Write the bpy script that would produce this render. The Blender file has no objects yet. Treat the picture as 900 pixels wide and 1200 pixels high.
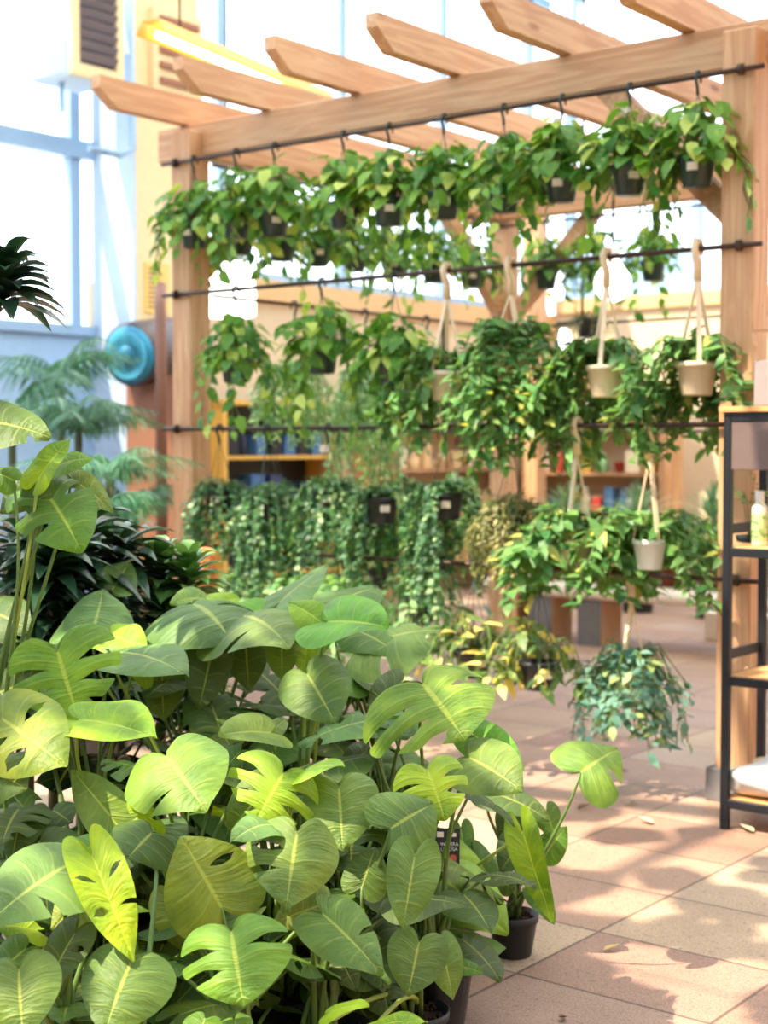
import bpy, math, random
from mathutils import Vector, Matrix
C = bpy.context.scene.collection
rnd = random.Random(7)
# ------------------------------------------------------------------ camera frame
FPX, CXP, CYP = 1760.0, 450.0, 600.0
YAW = math.radians(38.2); PITCH = math.atan(80.0 / FPX)
CAM = Vector((0, 0, 1.5))
RGT = Vector((math.cos(YAW), math.sin(YAW), 0))
FH = Vector((-math.sin(YAW), math.cos(YAW), 0))
FWD = FH * math.cos(PITCH) + Vector((0, 0, -math.sin(PITCH)))
UPC = FH * math.sin(PITCH) + Vector((0, 0, math.cos(PITCH)))
Z = Vector((0, 0, 1))
def ray(px, py): return RGT * ((px - CXP) / FPX) + UPC * ((CYP - py) / FPX) + FWD
def P(px, py, d): return CAM + ray(px, py) * d                 # point of a pixel at a depth
def G(px, py, z=0.0):
    r = ray(px, py); return CAM + r * ((z - CAM.z) / r.z)
def PY(px, py, Y):
    r = ray(px, py); return CAM + r * (Y / r.y)
def PX(px, py, X):
    r = ray(px, py); return CAM + r * (X / r.x)
def s2l(c):
    return tuple(((v / 255) / 12.92 if v / 255 <= .04045 else ((v / 255 + .055) / 1.055) ** 2.4) for v in c)
# ------------------------------------------------------------------ mesh builder
class MB:
    def __init__(s): s.v = []; s.f = []; s.uv = []
    def add(s, vs, fs):
        o = len(s.v); s.v += [Vector(p) for p in vs]; s.f += [tuple(i + o for i in f) for f in fs]
        return s
    def box(s, lo, hi, b=0.0):
        (x0, y0, z0), (x1, y1, z1) = lo, hi
        if b <= 0:
            return s.add([(x0,y0,z0),(x1,y0,z0),(x1,y1,z0),(x0,y1,z0),(x0,y0,z1),(x1,y0,z1),(x1,y1,z1),(x0,y1,z1)],
                         [(0,3,2,1),(4,5,6,7),(0,1,5,4),(1,2,6,5),(2,3,7,6),(3,0,4,7)])
        pr = [(x0+b,y0),(x1-b,y0),(x1,y0+b),(x1,y1-b),(x1-b,y1),(x0+b,y1),(x0,y1-b),(x0,y0+b)]
        pi = [(min(max(x,x0+b),x1-b),min(max(y,y0+b),y1-b)) for x,y in pr]
        vs = [(x,y,z0) for x,y in pi]+[(x,y,z0+b) for x,y in pr]+[(x,y,z1-b) for x,y in pr]+[(x,y,z1) for x,y in pi]
        fs = [tuple(range(7,-1,-1)), tuple(range(24,32))]
        for k in range(3):
            for i in range(8):
                j = (i+1) % 8; fs.append((k*8+i, k*8+j, k*8+8+j, k*8+8+i))
        return s.add(vs, fs)
    def bar(s, a, b, w, h, up=Z, bev=0.0):                      # oriented box from a to b
        a, b = Vector(a), Vector(b); y = (b - a).normalized(); x = y.cross(up)
        if x.length < 1e-4: x = y.cross(Vector((1,0,0)))
        x.normalize(); z = x.cross(y); L = (b - a).length
        t = MB().box((-w/2, 0, -h/2), (w/2, L, h/2), bev)
        return s.add([a + x*p.x + y*p.y + z*p.z for p in t.v], t.f)
    def tube(s, pts, r, n=8, cap=True):
        pts = [Vector(p) for p in pts]; m = len(pts)
        rr = r if isinstance(r, (list, tuple)) else [r] * m
        t0 = (pts[1] - pts[0]).normalized(); ref = Z if abs(t0.z) < .9 else Vector((1,0,0))
        x = t0.cross(ref).normalized(); o = len(s.v)
        for i in range(m):
            t = (pts[min(i+1,m-1)] - pts[max(i-1,0)]).normalized()
            x = (x - t * x.dot(t)).normalized(); y = t.cross(x)
            for k in range(n):
                a = 2*math.pi*k/n; s.v.append(pts[i] + (x*math.cos(a) + y*math.sin(a)) * rr[i])
        for i in range(m-1):
            for k in range(n):
                j = (k+1) % n; s.f.append((o+i*n+k, o+i*n+j, o+(i+1)*n+j, o+(i+1)*n+k))
        if cap:
            s.f.append(tuple(o+k for k in range(n-1,-1,-1))); s.f.append(tuple(o+(m-1)*n+k for k in range(n)))
        return s
    def lathe(s, prof, n=24, c=(0,0,0), ax=None, wob=None):
        c = Vector(c)
        if ax is None: X, Y, A = Vector((1,0,0)), Vector((0,1,0)), Z
        else:
            A = Vector(ax).normalized(); X = A.cross(Z if abs(A.z) < .9 else Vector((1,0,0))).normalized(); Y = A.cross(X)
        o = len(s.v)
        for r, z in prof:
            for k in range(n):
                a = 2*math.pi*k/n; q = r * (1 if wob is None else wob(k))
                s.v.append(c + X*(q*math.cos(a)) + Y*(q*math.sin(a)) + A*z)
        for i in range(len(prof)-1):
            for k in range(n):
                j = (k+1) % n; s.f.append((o+i*n+k, o+i*n+j, o+(i+1)*n+j, o+(i+1)*n+k))
        s.f.append(tuple(o+k for k in range(n-1,-1,-1))); L = (len(prof)-1)*n
        s.f.append(tuple(o+L+k for k in range(n)))
        return s
    def prism(s, poly, a, b):                                   # poly of 3D points swept from offset a to offset b
        n = len(poly); a, b = Vector(a), Vector(b)
        vs = [Vector(p)+a for p in poly]+[Vector(p)+b for p in poly]
        fs = [tuple(range(n-1,-1,-1)), tuple(range(n,2*n))]+[(i,(i+1)%n,n+(i+1)%n,n+i) for i in range(n)]
        return s.add(vs, fs)
    def leaf(s, base, d, up, L, W, fold=.25, droop=.25):        # one small leaf of six faces
        d = Vector(d).normalized(); x = d.cross(up)
        if x.length < 1e-3: x = d.cross(Vector((1,.2,0)))
        x.normalize(); n = x.cross(d); base = Vector(base)
        def q(a, t): return base + x*(a*W) + d*(t*L) + n*(fold*abs(a)*W - droop*t*t*L)
        o = len(s.v)
        s.v += [q(0,0), q(-.42,.22), q(.42,.22), q(0,.35), q(-.4,.6), q(.4,.6), q(0,.68), q(0,1)]
        s.f += [(o,o+3,o+1),(o,o+2,o+3),(o+1,o+3,o+6,o+4),(o+3,o+2,o+5,o+6),(o+4,o+6,o+7),(o+6,o+5,o+7)]
        return s
def obj(name, mb, mat, parent=None, smooth=True, color=None):
    me = bpy.data.meshes.new(name)
    off = parent['_o'] if parent is not None else (0,0,0)
    off = Vector(off)
    me.from_pydata([tuple(p - off) for p in mb.v], [], mb.f)
    if mb.uv:
        l = me.uv_layers.new(name='UVMap'); flat = [c for f in mb.uv for uv in f for c in uv]
        l.data.foreach_set('uv', flat)
    me.materials.append(mat)
    if smooth: me.polygons.foreach_set('use_smooth', [True]*len(me.polygons))
    me.update()
    o = bpy.data.objects.new(name, me); C.objects.link(o)
    if parent is not None: o.parent = parent; o['_o'] = tuple(off)
    else: o['_o'] = (0,0,0)
    if color: o.color = (*color, 1)
    return o
def thing(name, label, cat, loc, group=None):
    o = bpy.data.objects.new(name, None); C.objects.link(o); o.location = loc; o.empty_display_size = .05
    o['_o'] = tuple(loc); o['label'] = label; o['category'] = cat
    if group: o['group'] = group
    return o
def tag(o, label, cat, group=None):
    o['label'] = label; o['category'] = cat
    if group: o['group'] = group
    return o
def struct(name, mb, mat, label=None, smooth=False):
    o = obj(name, mb, mat, None, smooth); o['kind'] = 'structure'
    if label: o['label'] = label
    return o
# ------------------------------------------------------------------ materials
def newmat(name):
    m = bpy.data.materials.new(name); m.use_nodes = True; nt = m.node_tree; nt.nodes.clear()
    out = nt.nodes.new('ShaderNodeOutputMaterial'); return m, nt, out
def N(nt, t, **k):
    n = nt.nodes.new(t)
    for a, b in k.items():
        if a.startswith('i_'):
            key = a[2:]; key = int(key) if key.isdigit() else key
            n.inputs[key].default_value = b
        else: setattr(n, a, b)
    return n
def math_(nt, op, a, b=None, c=None):
    n = nt.nodes.new('ShaderNodeMath'); n.operation = op
    for i, v in enumerate((a, b, c)):
        if v is None: continue
        if isinstance(v, (int, float)): n.inputs[i].default_value = v
        else: nt.links.new(v, n.inputs[i])
    return n.outputs[0]
def ramp(nt, fac, lo, hi):                                     # smooth 0..1 between lo and hi
    n = nt.nodes.new('ShaderNodeMapRange'); n.interpolation_type = 'SMOOTHSTEP'
    n.inputs[1].default_value = lo; n.inputs[2].default_value = hi
    nt.links.new(fac, n.inputs[0]); return n.outputs[0]
def mixc(nt, f, a, b, mode='MIX'):
    n = nt.nodes.new('ShaderNodeMix'); n.data_type = 'RGBA'; n.blend_type = mode
    for i, v in ((0, f), (6, a), (7, b)):
        if isinstance(v, (int, float)): n.inputs[i].default_value = v
        elif isinstance(v, tuple): n.inputs[i].default_value = (*v, 1) if len(v) == 3 else v
        else: nt.links.new(v, n.inputs[i])
    return n.outputs[2]
def plain(name, rgb, rough=.5, metal=0.0, var=.08, scale=18, spec=.5, bump=0.0):
    m, nt, out = newmat(name); c = s2l(rgb)
    b = N(nt, 'ShaderNodeBsdfPrincipled'); b.inputs['Roughness'].default_value = rough
    b.inputs['Metallic'].default_value = metal; b.inputs['Specular IOR Level'].default_value = spec
    tc = N(nt, 'ShaderNodeTexCoord'); no = N(nt, 'ShaderNodeTexNoise', i_Scale=scale, i_Detail=3.0)
    nt.links.new(tc.outputs['Object'], no.inputs['Vector'])
    lo = tuple(v*(1-var) for v in c); hi = tuple(min(1, v*(1+var)) for v in c)
    nt.links.new(mixc(nt, no.outputs[0], lo, hi), b.inputs['Base Color'])
    if bump:
        bp = N(nt, 'ShaderNodeBump', i_Strength=bump, i_Distance=.01); nt.links.new(no.outputs[0], bp.inputs['Height'])
        nt.links.new(bp.outputs[0], b.inputs['Normal'])
    nt.links.new(b.outputs[0], out.inputs[0]); return m
def wood(name, light, dark, axis, rough=.6):
    m, nt, out = newmat(name); tc = N(nt, 'ShaderNodeTexCoord'); mp = N(nt, 'ShaderNodeMapping')
    sc = [16, 16, 16]; sc[axis] = 1.1; mp.inputs['Scale'].default_value = sc
    oi = N(nt, 'ShaderNodeObjectInfo')
    ad = N(nt, 'ShaderNodeVectorMath', operation='ADD'); nt.links.new(tc.outputs['Object'], ad.inputs[0])
    cx = N(nt, 'ShaderNodeCombineXYZ'); nt.links.new(math_(nt, 'MULTIPLY', oi.outputs['Random'], 9.0), cx.inputs[axis])
    nt.links.new(cx.outputs[0], ad.inputs[1]); nt.links.new(ad.outputs[0], mp.inputs[0])
    n1 = N(nt, 'ShaderNodeTexNoise', i_Scale=1.6, i_Detail=5.0, i_Distortion=1.2); nt.links.new(mp.outputs[0], n1.inputs['Vector'])
    n2 = N(nt, 'ShaderNodeTexNoise', i_Scale=1.1, i_Detail=2.0); nt.links.new(tc.outputs['Object'], n2.inputs['Vector'])
    vo = N(nt, 'ShaderNodeTexVoronoi', i_Scale=.9); 
    mp2 = N(nt, 'ShaderNodeMapping'); s2 = [5,5,5]; s2[axis] = 1.6; mp2.inputs['Scale'].default_value = s2
    nt.links.new(ad.outputs[0], mp2.inputs[0]); nt.links.new(mp2.outputs[0], vo.inputs['Vector'])
    c = mixc(nt, ramp(nt, n1.outputs[0], .35, .68), s2l(dark), s2l(light))
    c = mixc(nt, math_(nt, 'MULTIPLY', ramp(nt, n2.outputs[0], .5, .8), .35), c, s2l(dark))
    c = mixc(nt, math_(nt, 'MULTIPLY', math_(nt, 'SUBTRACT', 1.0, ramp(nt, vo.outputs['Distance'], .05, .12)), .7), c, s2l((110,62,34)))
    rv = mixc(nt, oi.outputs['Random'], (.86,.86,.86), (1.08,1.05,1.0))
    c = mixc(nt, 1.0, c, rv, 'MULTIPLY')
    b = N(nt, 'ShaderNodeBsdfPrincipled', i_Roughness=rough); nt.links.new(c, b.inputs['Base Color'])
    bp = N(nt, 'ShaderNodeBump', i_Strength=.15, i_Distance=.004); nt.links.new(n1.outputs[0], bp.inputs['Height'])
    nt.links.new(bp.outputs[0], b.inputs['Normal']); nt.links.new(b.outputs[0], out.inputs[0]); return m
def emis(name, rgb, st):
    m, nt, out = newmat(name); e = N(nt, 'ShaderNodeEmission', i_Strength=st); e.inputs[0].default_value = (*s2l(rgb), 1)
    nt.links.new(e.outputs[0], out.inputs[0]); return m
def glass_mat(name, tint=(1,1,1), refl=1.0):
    m, nt, out = newmat(name); t = N(nt, 'ShaderNodeBsdfTransparent'); t.inputs[0].default_value = (*tint, 1)
    g = N(nt, 'ShaderNodeBsdfGlossy', i_Roughness=.03); lw = N(nt, 'ShaderNodeLayerWeight', i_Blend=.5)
    fr = math_(nt, 'MULTIPLY_ADD', math_(nt, 'POWER', lw.outputs['Facing'], 5.0), .55, .04)
    mx = N(nt, 'ShaderNodeMixShader'); nt.links.new(math_(nt, 'MULTIPLY', fr, refl), mx.inputs[0])
    nt.links.new(t.outputs[0], mx.inputs[1]); nt.links.new(g.outputs[0], mx.inputs[2]); nt.links.new(mx.outputs[0], out.inputs[0]); return m
def big_leaf_mat():
    """monstera leaf: colour from the object, pale midrib and side veins, gloss on top, paler matt underside, some light through it"""
    m, nt, out = newmat('monstera_leaf'); oi = N(nt, 'ShaderNodeObjectInfo'); uv = N(nt, 'ShaderNodeUVMap'); sp = N(nt, 'ShaderNodeSeparateXYZ')
    nt.links.new(uv.outputs[0], sp.inputs[0]); u, v = sp.outputs[0], sp.outputs[1]
    dv = math_(nt, 'ABSOLUTE', math_(nt, 'SUBTRACT', math_(nt, 'FRACT', u), .5))
    vein = math_(nt, 'SUBTRACT', 1.0, ramp(nt, dv, .015, .085))
    vein = math_(nt, 'MULTIPLY', vein, math_(nt, 'SUBTRACT', 1.0, ramp(nt, v, .55, 1.0)))
    mid = math_(nt, 'SUBTRACT', 1.0, ramp(nt, v, .018, .06))
    vm = math_(nt, 'MAXIMUM', math_(nt, 'MULTIPLY', vein, .22), math_(nt, 'MULTIPLY', mid, .8))
    tc = N(nt, 'ShaderNodeTexCoord'); no = N(nt, 'ShaderNodeTexNoise', i_Scale=9.0, i_Detail=3.0); nt.links.new(tc.outputs['Object'], no.inputs['Vector'])
    fine = N(nt, 'ShaderNodeTexNoise', i_Scale=120.0, i_Detail=2.0); nt.links.new(tc.outputs['Object'], fine.inputs['Vector'])
    base = oi.outputs['Color']
    dark = mixc(nt, 1.0, base, (.22,.36,.22), 'MULTIPLY'); lite = mixc(nt, 1.0, base, (.86,.84,.42), 'MULTIPLY')
    col = mixc(nt, ramp(nt, no.outputs[0], .3, .7), dark, lite)
    col = mixc(nt, math_(nt, 'MULTIPLY', ramp(nt, fine.outputs[0], .45, .75), .10), col, mixc(nt, 1.0, base, (1.2,1.2,.6), 'MULTIPLY'))
    veinc = mixc(nt, .55, base, s2l((226,222,92)))
    col = mixc(nt, vm, col, veinc)
    geo = N(nt, 'ShaderNodeNewGeometry')
    under = mixc(nt, .25, col, s2l((140,164,70)))
    colf = mixc(nt, geo.outputs['Backfacing'], col, under)
    b = N(nt, 'ShaderNodeBsdfPrincipled'); nt.links.new(colf, b.inputs['Base Color'])
    b.inputs['Specular IOR Level'].default_value = .45
    rg = math_(nt, 'MULTIPLY_ADD', geo.outputs['Backfacing'], .3, .22); nt.links.new(rg, b.inputs['Roughness'])
    su = N(nt, 'ShaderNodeCombineXYZ'); nt.links.new(math_(nt, 'MULTIPLY', u, 5.0), su.inputs[0]); nt.links.new(math_(nt, 'MULTIPLY', v, 2.2), su.inputs[1])
    nt.links.new(math_(nt, 'MULTIPLY', oi.outputs['Random'], 40.0), su.inputs[2])
    stk = N(nt, 'ShaderNodeTexNoise', i_Scale=1.0, i_Detail=3.0); nt.links.new(su.outputs[0], stk.inputs['Vector'])
    hgt = math_(nt, 'ADD', math_(nt, 'ADD', math_(nt, 'MULTIPLY', vein, -.35), math_(nt, 'MULTIPLY', stk.outputs[0], 1.5)), math_(nt, 'MULTIPLY', no.outputs[0], .8))
    bp = N(nt, 'ShaderNodeBump', i_Strength=.4, i_Distance=.009); nt.links.new(hgt, bp.inputs['Height']); nt.links.new(bp.outputs[0], b.inputs['Normal'])
    top = math_(nt, 'SUBTRACT', 1.0, geo.outputs['Backfacing'])
    nt.links.new(math_(nt, 'MULTIPLY', top, .3), b.inputs['Coat Weight']); b.inputs['Coat Roughness'].default_value = .2; b.inputs['Coat IOR'].default_value = 1.5
    nt.links.new(bp.outputs[0], b.inputs['Coat Normal'])
    tr = N(nt, 'ShaderNodeBsdfTranslucent'); nt.links.new(mixc(nt, 1.0, colf, (1.5,1.5,.7), 'MULTIPLY'), tr.inputs[0])
    mx = N(nt, 'ShaderNodeMixShader', i_0=.26); nt.links.new(b.outputs[0], mx.inputs[1]); nt.links.new(tr.outputs[0], mx.inputs[2])
    nt.links.new(mx.outputs[0], out.inputs[0]); return m
def foliage_mat(name, c1, c2, c3=None, p3=.2, rough=.45, trans=.35, spec=.4):
    """small leaves: every leaf island picks its own tone between c1 and c2, a share p3 of them takes c3"""
    m, nt, out = newmat(name); geo = N(nt, 'ShaderNodeNewGeometry'); r = geo.outputs['Random Per Island']
    tc = N(nt, 'ShaderNodeTexCoord'); no = N(nt, 'ShaderNodeTexNoise', i_Scale=30.0); nt.links.new(tc.outputs['Object'], no.inputs['Vector'])
    col = mixc(nt, r, s2l(c1), s2l(c2))
    if c3:
        k = math_(nt, 'FRACT', math_(nt, 'MULTIPLY', r, 17.31))
        col = mixc(nt, math_(nt, 'GREATER_THAN', k, 1 - p3), col, s2l(c3))
        col = mixc(nt, math_(nt, 'MULTIPLY', ramp(nt, no.outputs[0], .55, .7), .35), col, s2l(c3))
    b = N(nt, 'ShaderNodeBsdfPrincipled', i_Roughness=rough); nt.links.new(col, b.inputs['Base Color']); b.inputs['Specular IOR Level'].default_value = spec
    tr = N(nt, 'ShaderNodeBsdfTranslucent'); nt.links.new(mixc(nt, 1.0, col, (1.5,1.5,.8), 'MULTIPLY'), tr.inputs[0])
    mx = N(nt, 'ShaderNodeMixShader', i_0=trans); nt.links.new(b.outputs[0], mx.inputs[1]); nt.links.new(tr.outputs[0], mx.inputs[2])
    nt.links.new(mx.outputs[0], out.inputs[0]); return m
def objcol(name, rough=.5, spec=.4):
    m, nt, out = newmat(name); oi = N(nt, 'ShaderNodeObjectInfo'); tc = N(nt, 'ShaderNodeTexCoord')
    no = N(nt, 'ShaderNodeTexNoise', i_Scale=25.0, i_Detail=2.0); nt.links.new(tc.outputs['Object'], no.inputs['Vector'])
    c = mixc(nt, 1.0, oi.outputs['Color'], mixc(nt, no.outputs[0], (.85,.85,.85), (1.1,1.1,1.1)), 'MULTIPLY')
    b = N(nt, 'ShaderNodeBsdfPrincipled', i_Roughness=rough); nt.links.new(c, b.inputs['Base Color']); b.inputs['Specular IOR Level'].default_value = spec
    nt.links.new(b.outputs[0], out.inputs[0]); return m
def floor_mat():
    m, nt, out = newmat('stone_tiles'); tc = N(nt, 'ShaderNodeTexCoord'); sp = N(nt, 'ShaderNodeSeparateXYZ'); nt.links.new(tc.outputs['Object'], sp.inputs[0])
    tx = math_(nt, 'DIVIDE', math_(nt, 'ADD', sp.outputs[0], 2.3 + 30*.6), .6)
    ty = math_(nt, 'DIVIDE', math_(nt, 'ADD', sp.outputs[1], -3.99 + 30*.462), .462)
    ix, iy = math_(nt, 'FLOOR', tx), math_(nt, 'FLOOR', ty)
    fx, fy = math_(nt, 'FRACT', tx), math_(nt, 'FRACT', ty)
    ex = math_(nt, 'MINIMUM', fx, math_(nt, 'SUBTRACT', 1.0, fx)); ey = math_(nt, 'MINIMUM', fy, math_(nt, 'SUBTRACT', 1.0, fy))
    gap = math_(nt, 'MINIMUM', math_(nt, 'MULTIPLY', ex, .6), math_(nt, 'MULTIPLY', ey, .462))
    wn = N(nt, 'ShaderNodeTexWhiteNoise'); wn.noise_dimensions = '2D'; cb = N(nt, 'ShaderNodeCombineXYZ'); nt.links.new(ix, cb.inputs[0]); nt.links.new(iy, cb.inputs[1])
    nt.links.new(cb.outputs[0], wn.inputs['Vector'])
    cr = N(nt, 'ShaderNodeValToRGB'); e = cr.color_ramp.elements
    cols = [(0, (186,148,128)), (.25, (196,160,138)), (.5, (176,136,118)), (.7, (204,176,148)), (.86, (192,164,146)), (1, (168,126,110))]
    e[0].position, e[0].color = 0, (*s2l(cols[0][1]), 1); e[1].position, e[1].color = 1, (*s2l(cols[-1][1]), 1)
    for p, c in cols[1:-1]: q = e.new(p); q.color = (*s2l(c), 1)
    nt.links.new(wn.outputs[0], cr.inputs[0])
    n1 = N(nt, 'ShaderNodeTexNoise', i_Scale=3.0, i_Detail=5.0); n2 = N(nt, 'ShaderNodeTexNoise', i_Scale=150.0, i_Detail=2.0); n3 = N(nt, 'ShaderNodeTexNoise', i_Scale=45.0, i_Detail=4.0)
    for n in (n1, n2, n3): nt.links.new(tc.outputs['Object'], n.inputs['Vector'])
    c = mixc(nt, 1.0, cr.outputs[0], mixc(nt, n1.outputs[0], (.56,.55,.56), (.98,.96,.94)), 'MULTIPLY')
    c = mixc(nt, 1.0, c, mixc(nt, ramp(nt, n2.outputs[0], .3, .7), (.72,.72,.72), (1.16,1.16,1.16)), 'MULTIPLY')
    c = mixc(nt, math_(nt, 'MULTIPLY', ramp(nt, n3.outputs[0], .56, .72), .45), c, s2l((92,70,62)))
    c = mixc(nt, math_(nt, 'MULTIPLY', math_(nt, 'SUBTRACT', 1.0, ramp(nt, gap, .002, .008)), .75), c, s2l((74,58,52)))
    b = N(nt, 'ShaderNodeBsdfPrincipled', i_Roughness=.62); nt.links.new(c, b.inputs['Base Color']); b.inputs['Specular IOR Level'].default_value = .35
    h = math_(nt, 'ADD', math_(nt, 'MULTIPLY', ramp(nt, gap, .0, .01), 1.0), math_(nt, 'MULTIPLY', n2.outputs[0], .25))
    bp = N(nt, 'ShaderNodeBump', i_Strength=.4, i_Distance=.004); nt.links.new(h, bp.inputs['Height']); nt.links.new(bp.outputs[0], b.inputs['Normal'])
    nt.links.new(b.outputs[0], out.inputs[0]); return m
def brick_mat(name, c1, c2, mortar, sc=1.0):
    m, nt, out = newmat(name); tc = N(nt, 'ShaderNodeTexCoord'); mp = N(nt, 'ShaderNodeMapping'); mp.inputs['Rotation'].default_value = (math.pi/2, 0, 0)
    nt.links.new(tc.outputs['Object'], mp.inputs[0]); bt = N(nt, 'ShaderNodeTexBrick', i_Scale=sc)
    bt.inputs['Color1'].default_value = (*s2l(c1),1); bt.inputs['Color2'].default_value = (*s2l(c2),1); bt.inputs['Mortar'].default_value = (*s2l(mortar),1)
    bt.inputs['Mortar Size'].default_value = .012; nt.links.new(mp.outputs[0], bt.inputs['Vector'])
    b = N(nt, 'ShaderNodeBsdfPrincipled', i_Roughness=.8); nt.links.new(bt.outputs[0], b.inputs['Base Color']); nt.links.new(b.outputs[0], out.inputs[0]); return m

M_leaf = big_leaf_mat(); M_obj = objcol('painted'); M_stem = objcol('green_stem', .45)
M_floor = floor_mat()
WL, WD = (216,174,134), (194,145,106)
M_wx, M_wy, M_wz = wood('timber_along', WL, WD, 0), wood('timber_across', WL, WD, 1), wood('timber_upright', WL, WD, 2)
M_shelfwood = wood('shelf_board', (232,178,116), (200,140,84), 0)
M_black = plain('black_metal', (34,36,42), .45, .3); M_rod = plain('dark_steel', (74,58,52), .4, .7)
M_pot = plain('black_nursery_pot', (40,42,48), .42); M_gpot = plain('dark_green_pot', (30,54,50), .32)
M_cream = plain('cream_pot', (228,206,176), .5); M_strap = plain('cream_strap', (240,214,180), .5); M_wpot = plain('white_pot', (236,238,236), .35)
M_soil = plain('soil', (58,40,30), .95, 0, .5, 60, .1, .9)
M_tag = plain('price_tag', (240,226,214), .6); M_white = plain('white_paint', (236,238,238), .5)
M_hook = plain('hook_dark', (34,52,48), .4); M_wire = plain('thin_wire', (70,84,78), .5)
M_frame = plain('window_frame', (146,176,206), .4, .1); M_blue = plain('haze_blue_wall', (158,192,226), .7); M_colw = plain('column_white', (186,204,226), .7)  # blue haze put into the frame and wall colours
M_ivory = plain('ivory_wall', (232,206,160), .75); M_beige = plain('beige_wall', (214,192,160), .8); M_orange = plain('honey_beam', (216,176,124), .6)
def diffusing(name):
    m, nt, out = newmat(name); d = N(nt, 'ShaderNodeBsdfDiffuse'); d.inputs[0].default_value = (.8,.8,.8,1); t = N(nt, 'ShaderNodeBsdfTranslucent'); t.inputs[0].default_value = (.95,.95,.93,1)
    mx = N(nt, 'ShaderNodeMixShader', i_0=.88); nt.links.new(d.outputs[0], mx.inputs[1]); nt.links.new(t.outputs[0], mx.inputs[2]); nt.links.new(mx.outputs[0], out.inputs[0]); return m
M_diff = diffusing('sun_diffuser_sheet')
M_glass = glass_mat('window_glass'); M_brown = plain('brown_pipe', (128,84,66), .5); M_brownwall = plain('brown_panel', (150,100,74), .7)
M_redpot = plain('red_pot', (150,70,52), .55); M_concrete = plain('bench_stone', (238,222,204), .8, 0, .12, 9, .3, .3)
M_brick = brick_mat('bench_brick', (196,150,118), (176,128,98), (214,200,186), 4.0)
M_greystone = plain('grey_stone', (120,116,116), .85, 0, .15, 12, .3, .3); M_coco = plain('coir', (204,128,78), .95, 0, .35, 70, .1, .8)
F_pothos = foliage_mat('pothos_leaves', (54,112,46), (124,170,62), (190,206,104), .14)
F_dark = foliage_mat('dark_trailing_leaves', (36,78,52), (88,136,84), (164,190,140), .08)
F_pale = foliage_mat('pale_trailing_leaves', (104,158,104), (164,200,140), (204,224,176), .14)
F_hoya = foliage_mat('hoya_leaves', (60,112,60), (120,164,92), (186,186,100), .05)
F_yellow = foliage_mat('gold_edged_leaves', (60,98,50), (112,140,70), (242,222,128), .3)
F_blue = foliage_mat('blue_green_leaves', (62,110,96), (136,178,164), (170,190,120), .08)
F_olive = foliage_mat('olive_strands', (104,108,66), (150,142,92), (188,176,120), .12)
F_fern = foliage_mat('fern_green', (70,142,56), (118,182,80), None)
F_grass = foliage_mat('grey_green_blades', (78,116,88), (132,164,128), (190,206,180), .12)
F_bench = foliage_mat('bright_green_leaves', (86,142,58), (142,188,84), (206,222,150), .15)
F_drac = foliage_mat('dracaena_leaves', (24,48,36), (46,80,54), None, rough=.3, trans=.15, spec=.6)
F_drac2 = foliage_mat('compact_dracaena_leaves', (66,112,58), (124,164,88), None, rough=.3, trans=.2, spec=.6)
F_palm = foliage_mat('palm_leaflets', (44,96,74), (92,146,112), (140,180,166), .1, rough=.4)
F_tree = foliage_mat('outdoor_tree', (150,190,150), (190,214,180), None, rough=.9)  # haze put into the tree's pale colours
WORLD, SUN, EXPO = 3.6, 11.0, 0.2
SUNDIR = (-.5, -.25, .85)                                     # right, forward, up: where the sun stands seen from the camera
SHADES = [(-9.2, -2.05, 2.2, 11.0), (-1.95, 1.5, 5.0, 11.0)]; HS = 4.6
# ================================================================== THE SETTING
XL, YF, XR, YN, EAVE = -9.35, 15.0, 5.5, -4.0, 6.6
struct('floor', MB().box((XL-.1, YN-.1, -.12), (XR+.1, YF+.1, 0)), M_floor)
# left glass wall: dwarf wall, sill, mullions, transoms, panes
w = MB().box((XL-.12, YN, 0), (XL, 8.1, 2.36)); struct('wall_left', w, M_blue)
w = MB().box((XL-.12, 8.1, 0), (XL, YF, 2.8)); struct('wall_left_shop', w, M_beige)
w = MB().box((XL-.16, 8.85, 2.8), (XL+.08, YF, 2.98)); struct('trim_1', w, M_orange, 'honey coloured timber beam above the shop wall')
w = MB().box((XL-.16, YN, 2.36), (XL+.05, 8.12, 2.44)); struct('trim_2', w, M_frame, 'window sill tinted haze blue')
fr = MB(); y = 7.93
ys = [7.93 + 1.66*k for k in range(-7, 5)]
for yy in ys: fr.box((XL-.1, yy-.05, 2.44), (XL, yy+.05, EAVE))
fr.box((XL-.08, YN, 3.76), (XL+.04, 8.1, 3.90)); fr.box((XL-.1, YN, EAVE-.1), (XL, YF, EAVE))
fr.box((XL-.08, 8.9, 3.0), (XL-.02, YF, 3.06))
struct('window_frame_left', fr, M_frame)
struct('window_1', MB().box((XL-.06, YN, 2.44), (XL-.05, YF, EAVE)), M_glass)
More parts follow.
